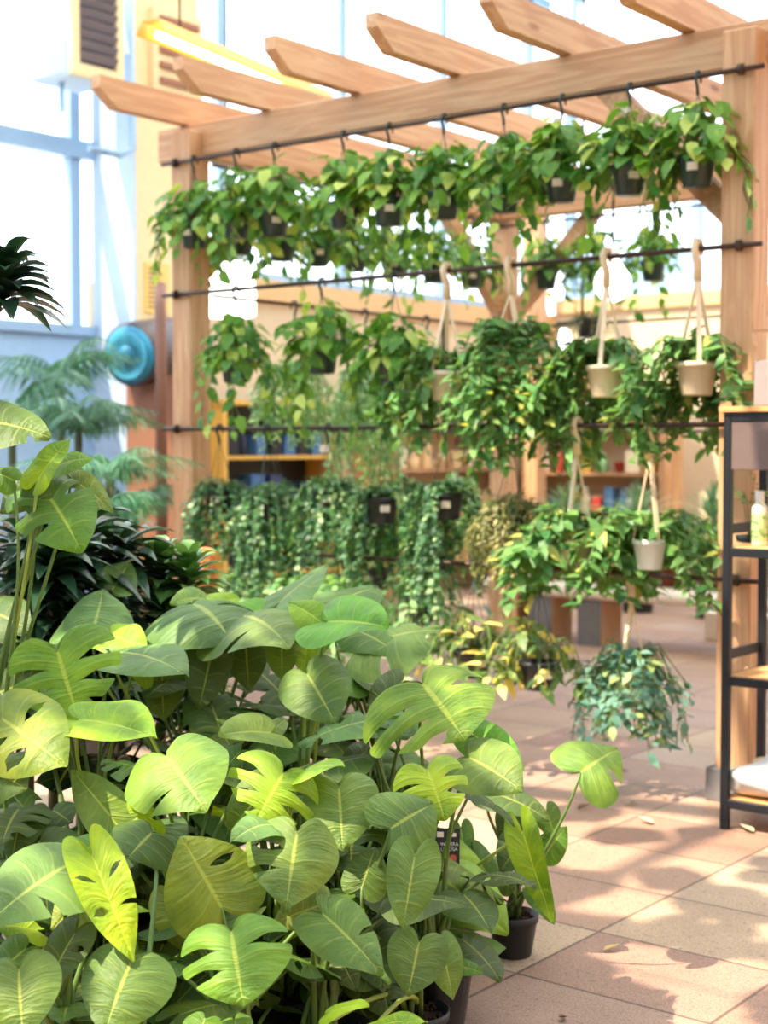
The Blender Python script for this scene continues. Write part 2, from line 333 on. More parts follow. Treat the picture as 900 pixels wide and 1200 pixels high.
# far wall
struct('wall_far', MB().box((XL, YF, 0), (XR, YF+.12, 3.0)), M_beige)
struct('trim_3', MB().box((XL+.1, YF-.05, 3.0), (XR, YF+.14, 3.16)), M_orange, 'honey coloured timber beam along the far wall')
fr = MB()
for k in range(10): fr.box((XL+.2+k*1.6, YF, 3.16), (XL+.3+k*1.6, YF+.1, EAVE+2.6))
for zz in (4.4, 5.7, 7.0): fr.box((XL, YF, zz), (XR, YF+.08, zz+.12))
struct('window_frame_far', fr, M_frame)
sp = MB()
for k in range(10):
    x0 = XL+.3+k*1.6
    if k % 3 != 1: sp.box((x0, YF+.02, 3.16), (x0+1.5, YF+.05, 3.62))
    if k % 3 != 0: sp.box((x0, YF+.02, 3.95), (x0+.7, YF+.05, 4.4))
    if k > 1: sp.box((x0, YF+.02, 5.82), (x0+1.5, YF+.05, 7.0)); sp.box((x0, YF+.02, 7.12), (x0+1.5, YF+.05, 9.2))  # upper opaque panels added as a stand-in for blue sky
struct('wall_far_panels_and_sky', sp, plain('panel_and_sky_blue', (150,184,220), .5))
struct('window_2', MB().box((XL, YF+.05, 3.0), (XR, YF+.06, EAVE+2.6)), M_glass)
# near and right walls (behind and beside the camera), near windows added for leaf highlights
struct('wall_right', MB().box((XR, YN, 0), (XR+.12, YF, EAVE+1.4)), plain('right_wall_tan', (170,150,124), .8))
struct('wall_near', MB().box((XL, YN-.12, 0), (XR, YN, 4.4)), plain('near_wall_green', (120,128,104), .8))
fr = MB()
for k in range(9): fr.box((XL+.2+k*1.8, YN-.1, 4.4), (XL+.5+k*1.8, YN, EAVE+2.4))
fr.box((XL, YN-.1, 5.6), (XR, YN, 5.9))
struct('highlight_window_frame', fr, M_frame)
struct('highlight_window', MB().box((XL, YN-.06, 4.4), (XR, YN-.05, EAVE+2.4)), M_glass)  # glazing put in out of view so the leaves catch highlights
# roof: ridge along Y, glass panes between white rafters, unseen milky panels added against the sun
XM, RZ = -2.0, EAVE + 2.4
def roofz(x): return EAVE + (RZ-EAVE)*(x-XL)/(XM-XL) if x < XM else RZ - (RZ-EAVE-1.2)*(x-XM)/(XR-XM)
fr = MB()
for k in range(13):
    yy = YN + k*1.6
    fr.bar((XL, yy, roofz(XL)), (XM, yy, RZ), .09, .22); fr.bar((XM, yy, RZ), (XR, yy, roofz(XR)), .09, .22)
for xx in (XL+1.5, XL+3.0, XL+4.5, XL+6.0, XM, XM+1.8, XM+3.6, XM+5.4):
    fr.bar((xx, YN, roofz(xx)+.08), (xx, YF, roofz(xx)+.08), .08, .12)
struct('roof_frame', fr, M_frame)
rf = MB(); rf.bar((XL, (YN+YF)/2, EAVE+.2), (XM, (YN+YF)/2, RZ+.2), YF-YN, .012); rf.bar((XM, (YN+YF)/2, RZ+.2), (XR, (YN+YF)/2, roofz(XR)+.2), YF-YN, .012)
struct('roof_glass', rf, M_glass)
sh = MB()
for (x0, x1, y0, y1) in SHADES:
    zz = roofz((x0+x1)/2) - .35
    sh.bar((x0, (y0+y1)/2, roofz(x0)-.35), (x1, (y0+y1)/2, roofz(x1)-.35), y1-y0, .02)
struct('added_sun_diffuser', sh, M_diff)  # unseen diffusing panels added to keep direct sun off the back
sh = MB()
# added green patches high over the camera, out of view, to dapple the sun
rs = random.Random(17); SV = (RGT*SUNDIR[0] + FH*SUNDIR[1] + Z*SUNDIR[2]); SV = SV / SV.z
for i in range(34):
    for j in range(34):
        tx, ty = -5.0 + i*.2 + rs.uniform(-.06,.06), .6 + j*.2 + rs.uniform(-.06,.06); v = Vector((tx, ty, 0)); rr_, dd_ = v.dot(RGT), v.dot(FH)
        if dd_ < 1.8 or dd_ > 6.6: continue
        on_floor = rr_/dd_ > .07 or dd_ > 5
        if rs.random() > (.40 if on_floor else .46 if dd_ > 3.5 else .34): continue
        c = v + Z*(.05 if on_floor else .7); c = c + SV*(HS - c.z); a = rs.uniform(0, 3); k = 7
        R_ = rs.uniform(.10,.17)*(1 if on_floor else 1.05)
        poly = [c + Vector((math.cos(a+6.283*q/k), math.sin(a+6.283*q/k), 0))*R_*rs.uniform(.7,1.25) for q in range(k)]
        sh.prism(poly, (0,0,0), (0,0,.004))
for k in range(8): sh.tube([(-5.6, -1.8+k*.7, HS+.01), (.4, -1.8+k*.7, HS+.01)], .006, 6)
vc = obj('dapple_canopy', sh, F_pothos, None, False); vc['kind'] = 'stuff'; tag(vc, 'added green patches on wires overhead, out of view, that dapple the light', 'vines')
# wall column by the left windows
struct('column', MB().box((XL, 8.14, 0), (-8.9, 8.85, EAVE)), M_ivory)
struct('column_front', MB().box((XL, 8.10, 0), (-8.88, 8.139, EAVE)), M_colw)  # front side of the column in a bluer tone
# outside: ground and hazy trees
struct('ground_outside', MB().box((-60, -40, -.4), (40, 60, -.2)), plain('outdoor_paving', (206,206,196), .9))
def blob_tree(base, R, H, label, seed):
    r = random.Random(seed); t = thing('tree', label, 'tree', base, 'trees outside the windows'); mb = MB(); b = Vector(base)
    obj('trunk', MB().tube([b, b+Vector((.1,0,H*.4)), b+Vector((0,.1,H*.75))], [.3,.22,.1], 8), M_brown, t)
    for i in range(700):
        d = Vector((r.gauss(0,1), r.gauss(0,1), r.gauss(0,1))).normalized(); c = b + Vector((0,0,H*.62)) + Vector((d.x*R, d.y*R, d.z*H*.4))*r.uniform(.75,1.05)
        mb.leaf(c, d + Vector((r.uniform(-.6,.6), r.uniform(-.6,.6), -.3)), d, .9, .7)
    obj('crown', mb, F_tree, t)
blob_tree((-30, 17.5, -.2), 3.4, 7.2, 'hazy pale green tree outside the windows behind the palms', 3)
# ---- unit heater, pipe, notice, drum fan, lamps
hp = PX(115, 45, -8.7)
t = thing('unit_heater', 'cream boxy unit heater with dark louvres hanging high on the column', 'heater', (-8.95, 7.6, 4.22))
b = MB().box((-9.2, 7.36, 4.22), (-8.74, 7.86, 4.98), .03); obj('housing', b, M_colw, t, False)
b = MB(); b.box((-8.745,7.36,4.22),(-8.70,7.43,4.98)); b.box((-8.745,7.79,4.22),(-8.70,7.86,4.98)); b.box((-8.745,7.43,4.22),(-8.70,7.79,4.31)); b.box((-8.745,7.43,4.91),(-8.70,7.79,4.98))
obj('front_frame', b, M_ivory, t, False)
obj('grille_back', MB().box((-8.742,7.43,4.31),(-8.735,7.79,4.91)), plain('grille_dark', (52,50,66), .6), t, False)
for k in range(7):
    z = 4.35 + k*.08
    obj('louvre', MB().bar((-8.70, 7.43, z+.02), (-8.70, 7.79, z+.02), .012, .065, Vector((.55,0,.85))), plain('louvre_blade', (120,112,120), .5) if k == 0 else bpy.data.materials['louvre_blade'], t, False)
obj('bracket', MB().bar((-9.0, 7.86, 4.6), (-9.0, 8.1, 4.6), .06, .06).bar((-9.0,7.5,4.24),(-9.0,7.5,4.0),.03,.03), M_frame, t, False)
tag(obj('gas_pipe', MB().tube([(-8.82, 8.05, 4.2), (-8.82, 8.05, 3.78), (-8.8,7.9,3.72), (-8.8, 7.6, 3.72)], .03, 8), M_frame), 'thin grey pipe elbow below the unit heater', 'pipe')
t = thing('second_heater_grille', 'beige vent grille on the column behind the hanging lamp', 'vent', (-8.88, 8.5, 4.5))
obj('frame', MB().box((-8.9,8.3,4.3),(-8.84,8.84,4.95)), M_ivory, t, False)
for k in range(5): obj('louvre', MB().bar((-8.83,8.36,4.38+k*.12),(-8.83,8.78,4.38+k*.12),.03,.05), M_brownwall, t, False)
t = thing('paper_notice', 'yellow paper notice with brown print fixed to the cream column', 'notice', (-8.895, 8.5, 2.6))
c = PX(183, 338, -8.9)
obj('sheet', MB().box((-8.899, c.y-.13, c.z-.2), (-8.888, c.y+.13, c.z+.2)), plain('yellow_paper', (236,196,112), .7), t, False)
pr = MB()
for k in range(9): pr.box((-8.8879, c.y-.10, c.z-.16+k*.038), (-8.886, c.y-.10+.2*(.6+.4*rnd.random()), c.z-.145+k*.038))
obj('print', pr, M_brown, t, False)
# drum fan
fc = P(152, 416, 11.0); fe = P(196, 408, 11.45); ax = (fe-fc).normalized(); L = (fe-fc).length
t = thing('drum_fan', 'dark drum fan with a turquoise front grille beside the column', 'fan', (fc.x, fc.y, 1.5))
obj('drum', MB().lathe([(.20,0),(.235,.01),(.24,.1),(.24,L),(.20,L+.02)], 28, fc, ax), plain('drum_brown', (70,58,60), .45), t)
obj('front_grille', MB().lathe([(.0,-.045),(.10,-.04),(.2,-.02),(.215,.0),(.2,.01)], 28, fc, ax), plain('turquoise', (36,128,166), .4), t)
obj('hub', MB().lathe([(.06,-.07),(.075,-.05),(.075,-.03)], 20, fc, ax), plain('turquoise_dark', (32,116,150), .4), t)
b = MB(); 
for k in range(3): b.lathe([(.10+.035*k,-.05),(.106+.035*k,-.05),(.106+.035*k,-.035),(.10+.035*k,-.035)], 28, fc, ax)
obj('guard_rings', b, plain('turquoise_light', (80,172,200), .4), t)
mid = fc + ax*(L*.5)
obj('stand', MB().tube([mid-Z*.23, Vector((mid.x, mid.y, .02))], .03, 8).tube([mid-Z*.23+RGT*.12, Vector((mid.x, mid.y, .02))+RGT*.15], .03, 8).box((mid.x-.3, mid.y-.3, 0),(mid.x+.3, mid.y+.3,.03)), M_frame, t)
q = G(190, 900); q = P(190, 640, 10.4)
tag(obj('standpipe', MB().tube([(q.x, q.y, 0), (q.x, q.y, 2.45), (q.x-.1, q.y+.1, 2.6)], .04, 10), M_brown), 'brown upright pipe between the drum fan and the pergola post', 'pipe')
w = MB(); a = P(176, 640, 11.2)
w.box((a.x-.25, a.y, 0), (a.x+.35, a.y+.06, 2.0)); struct('partition', w, M_brownwall, 'brown board partition behind the pipe')
tag(obj('red_knob', MB().lathe([(.02,-.03),(.055,-.02),(.06,0),(.055,.02),(.02,.03)], 16, P(191,635,9.6)).tube([P(191,635,9.6), Vector((P(191,635,9.6).x, P(191,635,9.6).y, 0))], .012), plain('red_paint', (226,70,44), .5)), 'round red tap knob low down beside the pergola post', 'tap')
# fluorescent fitting
A, B = P(176, 34, 7.9), P(378, 116, 9.3); B.z = A.z - .06; D = (B-A).normalized(); S = D.cross(Z).normalized()
t = thing('fluorescent_lamp', 'hanging strip lamp with a yellow reflector and lit white tube', 'lamp', tuple((A+B)/2))
sec = [(-.10,-.02),(-.055,.05),(.055,.05),(.10,-.02),(.092,-.02),(.05,.042),(-.05,.042),(-.092,-.02)]
obj('reflector', MB().prism([S*x + Z*z for x, z in sec], A, B), plain('yellow_enamel', (236,180,72), .45), t, False)
obj('tube', MB().tube([A + D*.06 - Z*.015, B - D*.03 - Z*.015], .02, 12), emis('tube_glow', (255,244,222), 9), t)
obj('holder', MB().box((-.02,-.02,-.03),(.02,.02,.03),.005), M_frame, t).location = tuple(A + D*.04 - Z*.02 - (A+B)/2)
obj('holder', MB().box((-.02,-.02,-.03),(.02,.02,.03),.005), M_frame, t).location = tuple(B - D*.02 - Z*.02 - (A+B)/2)
for k in (.15, .85):
    p = A.lerp(B, k); obj('hanging_chain', MB().tube([p+Z*.05, p+Z*2.6], .006, 6), M_rod, t)
# globe bulb, pendant, cluster lamp
M_bulb = emis('bulb_glow', (255,252,244), 4.5)
def bulb_lamp(px, py, d, R, label, top):
    c = P(px, py, d); t = thing('globe_lamp', label, 'lamp', tuple(c))
    pr = [(R*.12,-R), (R*.6,-R*.82), (R*.93,-R*.4), (R,0), (R*.9,R*.42), (R*.62,R*.85), (R*.36,R*1.25), (R*.3,R*1.45)]
    obj('bulb', MB().lathe(pr, 24, c), M_bulb, t); obj('socket', MB().lathe([(R*.32,R*1.4),(R*.34,R*1.5),(R*.34,R*1.9),(R*.1,R*2)], 16, c), M_white, t)
    obj('cable', MB().tube([c+Z*R*1.95, Vector((c.x,c.y,top))], .008, 6), M_rod, t)
bulb_lamp(718, 332, 9.4, .115, 'big round glowing bulb hanging behind the cream basket hangers', 6.0)
c = P(266, 338, 10.6); t = thing('pendant_lamp', 'large glowing white pendant shade with a grey cap behind the front post', 'lamp', tuple(c))
obj('lamp_shade', MB().lathe([(.17,-.2),(.2,-.19),(.205,-.05),(.19,.1),(.13,.18),(.08,.2)], 28, c), M_bulb, t)
obj('cap', MB().lathe([(.13,.185),(.12,.24),(.06,.3),(.02,.32)], 20, c), M_frame, t); obj('cable', MB().tube([c+Z*.31, Vector((c.x,c.y,6.2))], .008, 6), M_rod, t)
c = P(682, 400, 10.4); t = thing('cluster_lamp', 'cluster lamp of many tiny glowing bulbs behind the cream baskets', 'lamp', tuple(c))
b = MB()
for k in range(26): b.lathe([(.004,-.012),(.010,-.006),(.012,0),(.010,.006),(.004,.012)], 8, c + RGT*rnd.uniform(-.16,.14) + Z*rnd.uniform(-.09,.1) + FH*rnd.uniform(-.12,.12))
b.lathe([(.01,-.09),(.04,-.07),(.05,0),(.04,.07),(.01,.09)], 14, c - RGT*.12)
obj('bulbs', b, M_bulb, t); obj('frame', MB().tube([c+Z*.1, Vector((c.x,c.y,5.6))], .01, 6).lathe([(.15,.11),(.16,.11),(.16,.13),(.15,.13)], 20, c), M_rod, t)
# ================================================================== PERGOLA
PXR, PXL, PY0, PY1 = -2.71, -5.97, 5.87, 8.97
t = thing('pergola', 'large honey coloured timber pergola with steel rods hung with plant baskets', 'pergola', ((PXR+PXL)/2, (PY0+PY1)/2, 0))
ZB = 3.07
hw = .075
for (x, y) in ((PXR, PY0), (PXL, PY0), (PXL, PY1), (PXR, PY1)):
    obj('post', MB().box((x-hw, y-hw, 0), (x+hw, y+hw, 3.2), .006), M_wz, t, False)
    f = MB().box((x-hw-.03, y-hw-.03, 0), (x+hw+.03, y+hw+.03, .14), .004); obj('post_shoe', f, M_greystone, t, False)
obj('beam', MB().box((PXL-.28, PY0+.02, ZB), (PXR+.5, PY0+.115, 3.25), .006), M_wx, t, False)
obj('beam', MB().box((PXL-.28, PY1-.115, ZB), (PXR+.5, PY1-.02, 3.25), .006), M_wx, t, False)
obj('beam', MB().box((PXL-.045, PY0+.12, ZB), (PXL+.045, PY1-.12, 3.25), .006), M_wy, t, False)
obj('beam', MB().box((PXR-.045, PY0+.12, ZB), (PXR+.045, PY1-.12, 3.25), .006), M_wy, t, False)
for k in range(7):
    x = -6.04 + .61*k; y0, y1 = PY0-.61, PY1+.6; z0, z1 = 3.252, 3.405
    prof = [Vector((0,y0+.12,z0)), Vector((0,y1-.12,z0)), Vector((0,y1,z0+.09)), Vector((0,y1,z1)), Vector((0,y0,z1)), Vector((0,y0,z0+.09))]
    obj('rafter', MB().prism(prof, (x-.035,0,0), (x+.035,0,0)), M_wy, t, False)
def brace(a, b): obj('brace', MB().bar(a, b, .08, .1, Z), M_wy, t, False)
brace((PXL, PY0+.08, 2.45), (PXL, PY0+.75, 3.1)); brace((PXL+.08, PY1, 2.4), (PXL+.75, PY1, 3.1)); brace((PXR-.08, PY0+.09, 2.45), (PXR-.72, PY0+.09, 3.1))
brace((PXL, PY1-.08, 2.45), (PXL, PY1-.75, 3.1)); brace((PXR, PY0+.08, 2.45), (PXR, PY0+.75, 3.1)); brace((PXR-.08, PY1, 2.45), (PXR-.72, PY1, 3.1))
YR = PY0 - hw - .022; XRD = PXL - .0; YB = PY1 - hw - .02
RODZ = {1: 3.025, 2: 2.312, 3: 1.58, 4: .935}
for k, z in RODZ.items():
    rd = obj('rod', MB().tube([(PXL-.12, YR, z), (PXR+.12, YR, z)], .011, 8), M_rod, t)
    for x in (PXL-.02, PXR+.02): obj('eye_bolt', MB().lathe([(.012,-.012),(.024,-.01),(.024,.01),(.012,.012)], 12, (x, YR, z), (1,0,0)).tube([(x,YR,z),(x,PY0-hw+.01,z)], .008, 6), M_rod, rd)
    obj('rod', MB().tube([(PXL+hw+.022, PY0+hw, z), (PXL+hw+.022, PY1-hw, z)], .009, 8), M_rod, t)
    obj('rod', MB().tube([(PXL-.1, YB, z), (PXR+.1, YB, z)], .009, 8), M_rod, t)
XRD = PXL + hw + .022
# ================================================================== HANGING PLANTS
def foliage_pothos(c, r, R=.2, n=75, vines=4, vl=(.2,.45), lf=.095):
    n = int(n*1.5)
    mb = MB(); st = MB()
    for i in range(n):
        a = r.uniform(0, 2*math.pi); e = r.uniform(-.3, 1.45)
        d = Vector((math.cos(a)*math.cos(e), math.sin(a)*math.cos(e), math.sin(e)*1.1)); p = c + d*R*r.uniform(.45, 1.05) + Z*.02
        L = lf*r.uniform(.75, 1.35); dd = Vector((d.x, d.y, d.z*.2 - r.uniform(.1,.9))) + Vector((r.gauss(0,.3), r.gauss(0,.3), 0))
        mb.leaf(p, dd, Z + d*.3, L, L*.72, .2, .3)
        if i % 3 == 0: st.tube([c - Z*.02, c + d*R*.4 + Z*.05, p], [.003,.003,.002], 4, False)
    for k in range(vines):
        a = r.uniform(0, 2*math.pi); p = c + Vector((math.cos(a), math.sin(a), 0))*.09; L = r.uniform(*vl); pts = [c.copy()]
        o = Vector((math.cos(a), math.sin(a), 0)); n_ = int(L/.05)+3
        for j in range(n_):
            f = j/(n_-1); q = c + o*(.09 + .12*min(1, f*2.2)) + Z*(.05*math.sin(min(1,f*3)*math.pi) - L*f*f) + Vector((r.gauss(0,.012), r.gauss(0,.012), 0)); pts.append(q)
            d2 = Vector((r.gauss(0,.6), r.gauss(0,.6), -.8)) + o*.4
            l = lf*r.uniform(.6,1.05); mb.leaf(q, d2, o + Z*.4, l, l*.7, .2, .3)
        st.tube(pts, .0032, 4, False)
    return mb, st
def foliage_strings(c, r, n=46, vl=(.3,.6), lf=.026, R=.1, spread=.07, dens=.022, wid=.75, gap=None):
    mb = MB(); st = MB()
    for k in range(n):
        while True:
            a = r.uniform(0, 2*math.pi); o = Vector((math.cos(a), math.sin(a), 0))
            if gap is None or o.dot((-FH + RGT*gap[0]).normalized()) < gap[1]: break
        L = r.uniform(*vl)*r.uniform(.6,1.0); m = max(5, int(L/.06)); pts = [c + o*R*r.uniform(.1,.6) + Z*.01]
        sp = spread*r.uniform(.4,1.3); ph = r.uniform(0,6)
        for j in range(m):
            f = (j+1)/m; pts.append(c + o*(R + sp*min(1, f*2)) + Z*(.04*math.sin(min(1,f*4)*math.pi) - L*max(0, f-.12)) + Vector((math.sin(f*7+ph), math.cos(f*6+ph), 0))*.012)
        if k % 2 == 0: st.tube(pts, .002, 3, False)
        tot = int(L/dens)
        for j in range(tot):
            f = (j+.5)/tot*(len(pts)-1); i = int(f); q = pts[i].lerp(pts[min(i+1, len(pts)-1)], f-i)
            l = lf*r.uniform(.7,1.3); mb.leaf(q, Vector((r.gauss(0,1), r.gauss(0,1), -.6)) + o*.6, o + Z*.3, l, l*wid, .15, .2)
    for k in range(int(n*1.6)):
        a = r.uniform(0, 2*math.pi); o = Vector((math.cos(a), math.sin(a), 0)); l = lf*r.uniform(.9,1.6)
        mb.leaf(c + o*r.uniform(0,R*1.2) + Z*r.uniform(0,.05), o + Vector((r.gauss(0,.4), r.gauss(0,.4), r.uniform(-.1,.6))), Z, l, l*wid, .15, .2)
    return mb, st
def foliage_bushy(c, r, n=16, gap=None, vl=(.25,.5), lf=.068, wid=.55, reach=.17, dens=.02, up=.13):
    mb = MB(); st = MB()
    for k in range(n):
        while True:
            a = r.uniform(0, 2*math.pi); o = Vector((math.cos(a), math.sin(a), 0))
            if gap is None or o.dot((-FH + RGT*gap[0]).normalized()) < gap[1]: break
        L = r.uniform(*vl); m = 8; pts = [c.copy()]
        rc = reach*r.uniform(.5,1.2); u = up*r.uniform(.4,1.2)
        for j in range(1, m+1):
            f = j/m; pts.append(c + o*(rc*math.sin(min(1,f*1.5)*math.pi/2) + .04*f) + Z*(u*math.sin(min(1,f*2.2)*math.pi) - L*f**1.7) + Vector((r.gauss(0,.01), r.gauss(0,.01), 0)))
        st.tube(pts, .0028, 4, False)
        tot = int((L+rc)/dens)
        for j in range(tot):
            f = (j+.8)/tot*m; i = min(int(f), m-1); q = pts[i].lerp(pts[i+1], f-i); sd = 1 if j % 2 else -1
            sv = o.cross(Z)*sd; l = lf*r.uniform(.7,1.25)
            mb.leaf(q, sv*.55 + o*.4 + Vector((r.gauss(0,.55), r.gauss(0,.55), r.uniform(-.9,.3))), Z + o*.5, l, l*wid, .2, .25)
    return mb, st
def foliage_fern(c, r, n=26, L=.4, lf=.045):
    mb = MB(); st = MB()
    for k in range(n):
        a = r.uniform(0, 2*math.pi); o = Vector((math.cos(a), math.sin(a), 0)); l = L*r.uniform(.6,1.1); m = 14; pts = []
        for j in range(m+1):
            f = j/m; pts.append(c + o*(l*.65*f) + Z*(l*(.5*math.sin(f*math.pi*.9) - .75*f*f)))
        st.tube(pts, .002, 3, False); sv = o.cross(Z)
        for j in range(2, m+1):
            for sd in (-1, 1):
                w = lf*(1.1-.75*j/m)*1.3; mb.leaf(pts[j], sv*sd + o*.4 - Z*.2, Z, w, w*.4, .05, .15)
    return mb, st
def pot_mesh(c, R, H, rim=.014):
    return MB().lathe([(R*.72,-H),(R*.76,-H+.006),(R*.96,-.025),(R*1.07,-.022),(R*1.08,-.002),(R*1.0,0),(R*.93,-.004),(R*.9,-.03)], 24, c)
HOOKUP = .018
def hang(hookpt, drop, kind, name, label, group, seed, cat='hanging plant', pot='green', R=.08, H=.13, mat=None, strap=False, along=Vector((1,0,0)), tagged=True, **kw):
    """hookpt: point on the rod; drop: rod to pot rim"""
    r = random.Random(seed); c = Vector(hookpt) - Z*drop
    t = thing(name, label, cat, tuple(c), group); sv = along.cross(Z)
    pm = {'green': M_gpot, 'cream': M_cream, 'white': M_wpot, 'black': M_pot}[pot]
    p = obj('pot', pot_mesh(c, R, H), pm, t); obj('soil', MB().lathe([(.01,-.012),(R*.88,-.02),(R*.88,-.03),(.01,-.03)], 16, c), M_soil, p)
    h = Vector(hookpt)
    if strap:
        hk = [h - sv*.03 - Z*.02, h - sv*.032 + Z*.004, h - sv*.014 + Z*.03, h + sv*.014 + Z*.03, h + sv*.032 + Z*.004, h + sv*.02 - Z*.035, h - Z*.06, h - Z*.13]
        hn = obj('hanger', MB().tube(hk, [.010,.013,.015,.016,.016,.016,.017,.019], 8), M_strap, t); top = h - Z*.12
        a0 = r.uniform(0, 2)
        for k in range(3):
            a = a0 + k*2*math.pi/3; e = c + Vector((math.cos(a), math.sin(a), 0))*R*1.02 - Z*.01
            obj('strap', MB().bar(top, e, .019, .008, Vector((math.cos(a), math.sin(a), .3))), M_strap, t, False)
    else:
        hk = [h - sv*.028 - Z*.022, h - sv*.026 + Z*.004, h - sv*.008 + Z*.022, h + sv*.014 + Z*.016, h + sv*.02 - Z*.014, h + sv*.004 - Z*.045, h - Z*.075]
        hn = obj('hook', MB().tube(hk, [.004,.0065,.007,.007,.007,.007,.007], 8), M_hook, t); top = h - Z*.07; w = MB(); a0 = r.uniform(0,2)
        for k in range(3):
            a = a0 + k*2*math.pi/3; w.tube([top, c + Vector((math.cos(a), math.sin(a), 0))*R - Z*.01], .0022, 4)
        obj('wires', w, M_wire, t)
    if kind == 'pothos': mb, st = foliage_pothos(c, r, **kw); m = mat or F_pothos
    elif kind == 'strings': mb, st = foliage_strings(c, r, **kw); m = mat or F_dark
    elif kind == 'bushy': mb, st = foliage_bushy(c, r, **kw); m = mat or F_hoya
    else: mb, st = foliage_fern(c, r, **kw); m = mat or F_fern
    obj('foliage', mb, m, t, True); 
    if st.v: obj('vines', st, M_stem, t, True, s2l((106,128,66)))
    if tagged:
        tc = -FH*1.0 + RGT*r.uniform(-.5,.5); tc.normalize(); q = c + tc*R*.97 - Z*.055; s = tc.cross(Z); 
        obj('price_tag', MB().prism([q - s*.022 - Z*.016, q + s*.022 - Z*.016, q + s*.022 + Z*.016, q - s*.022 + Z*.016], tc*-.004, tc*.008), M_tag, t, False)
        if r.random() < .5:
            q = c.lerp(h, r.uniform(.45,.75)) + s*.02; obj('hang_tag', MB().prism([q - s*.022 - Z*.018, q + s*.022 - Z*.02, q + s*.022 + Z*.018, q - s*.022 + Z*.02], tc*0, tc*.002), M_tag, t, False)
    return t
ORD = ['first','second','third','fourth','fifth','sixth','seventh','eighth','ninth','tenth','eleventh']
AY = Vector((0,1,0))
# front top rod
xs = [228, 277, 322, 403, 456, 520, 590, 658, 737, 816]
for i, x in enumerate(xs):
    hang(PY(x, 300, YR) * 1.0 if False else Vector((PY(x,300,YR).x, YR, RODZ[1])), .33 + rnd.uniform(-.015,.015), 'pothos', 'hanging_pothos',
         f'pothos on the front top rod, {ORD[i]} from the heater side post', 'pothos on the front top rod', 100+i,
         n=80 if i > 2 else 64, R=.078, vines=5, vl=(.12,.34)) 
# side top rod
for i, x in enumerate([282, 330, 372, 415, 462, 508, 552]):
    p = PX(x, 300, XRD); hang((XRD, p.y, RODZ[1]), .34, 'pothos', 'hanging_pothos', f'pothos on the side top rod behind the front row, {ORD[i]} from the front post', 'pothos on the side top rod', 140+i, along=AY, n=60, vines=4, vl=(.1,.3), tagged=(i%2==0))
# back top rod
for i, x in enumerate([640, 700, 765]):
    p = PY(x, 300, YB); hang((p.x, YB, RODZ[1]), .33, 'pothos', 'hanging_pothos', f'pothos on the far top rod of the pergola, {ORD[i]} counted from the back post', 'pothos on the far top rod', 160+i, n=55, vines=4, vl=(.12,.35), tagged=False)
p = PY(692, 300, YB); hang((p.x, YB, RODZ[1]), .68, 'strings', 'hanging_cactus', 'round olive mistletoe cactus beside the big glowing bulb', None, 170, mat=F_olive, pot='black', vl=(.1,.22), n=60, lf=.03, wid=.25, R=.1, spread=.07, tagged=False)
p = PY(655, 300, YB); hang((p.x, YB, RODZ[2]), .58, 'strings', 'hanging_cactus', 'drooping olive green cactus basket in front of the timber product shelf', None, 171, mat=F_olive, pot='black', vl=(.15,.4), n=60, lf=.03, wid=.25, R=.1, spread=.08, tagged=False)
# front second rod
for i, (x, dr) in enumerate([(276,.36), (377,.33), (462,.40)]):
    hang((PY(x,300,YR).x, YR, RODZ[2]), dr, 'pothos', 'hanging_pothos', f'pothos in plain dark green pot on the second rod, {ORD[i]} from the heater side post', 'pothos on the front second rod', 180+i, n=72, vines=8, vl=(.12,.4), R=.085, tagged=False)
lab = ['hoya on the second rod, its cream pot bare on one side, beside the pothos', 'long trailing hoya hiding its cream pot on the second rod', 'hoya in a cream pot below the big glowing bulb', 'dark hoya in a grey cream pot on the second rod beside the near post']
for i, x in enumerate([524, 599, 711, 818]):
    hang((PY(x,300,YR).x, YR, RODZ[2]), .47 if i != 1 else .36, 'bushy', 'hanging_hoya', lab[i], 'hoyas on cream strap hangers', 190+i, pot='cream', R=.085, H=.14, strap=True, n=[26,46,40,46][i], vl=[(.15,.35),(.25,.6),(.2,.45),(.15,.42)][i], tagged=False, reach=.25, lf=.074, gap=[(.5,.3),None,(-.5,.75),(-.4,.78)][i])
# side second rod: pale trailing
for i, (x, m_) in enumerate([(345,F_pale),(428,F_pale),(500,F_dark)]):
    p = PX(x, 300, XRD); hang((XRD, p.y, RODZ[2]), .38, 'strings', 'hanging_string_plant', ['pale green string plant hanging below the plain dark pothos pot','long pale green string plant hanging in the middle of the side rod','bushy dark string plant ball on the side second rod nearest the back post'][i], None, 200+i, along=AY, mat=m_, pot='black', vl=[(.3,.6),(.45,1.0),(.25,.6)][i], n=[80,90,80][i], lf=.05, wid=.4, spread=.12, tagged=False)
# front third rod: dense dark curtains
for i, x in enumerate([256, 312, 384, 447, 523]):
    hang((PY(x,300,YR).x, YR, RODZ[3]), .32+[.0,.03,-.02,.02,-.01][i], 'strings', 'hanging_string_plant', f'dense dark trailing plant on the third rod, {ORD[i]} from the heater side post', 'dark trailing plants on the third rod', 211+i, pot='black', R=.085, vl=[(.25,.6),(.4,.78),(.3,.62),(.35,.7),(.3,.8)][i], n=64, lf=.034, spread=.085, tagged=True, gap=[None,None,None,(0,.82),(.25,.85)][i])
hang((PY(602,300,YR).x, YR, RODZ[3]), .36, 'strings', 'hanging_cactus', 'dry olive brown mistletoe cactus beside the cream strapped baskets', None, 220, mat=F_olive, pot='black', vl=(.2,.5), n=130, lf=.034, wid=.4, spread=.08, tagged=False)
hang((PY(677,300,YR).x, YR, RODZ[3]), .50, 'bushy', 'hanging_hoya', 'trailing lime green plant in a cream basket above the stone bench', None, 221, pot='cream', R=.075, H=.14, strap=True, n=42, vl=(.04,.3), lf=.085, wid=.62, reach=.30, tagged=False, gap=(.1,.85))
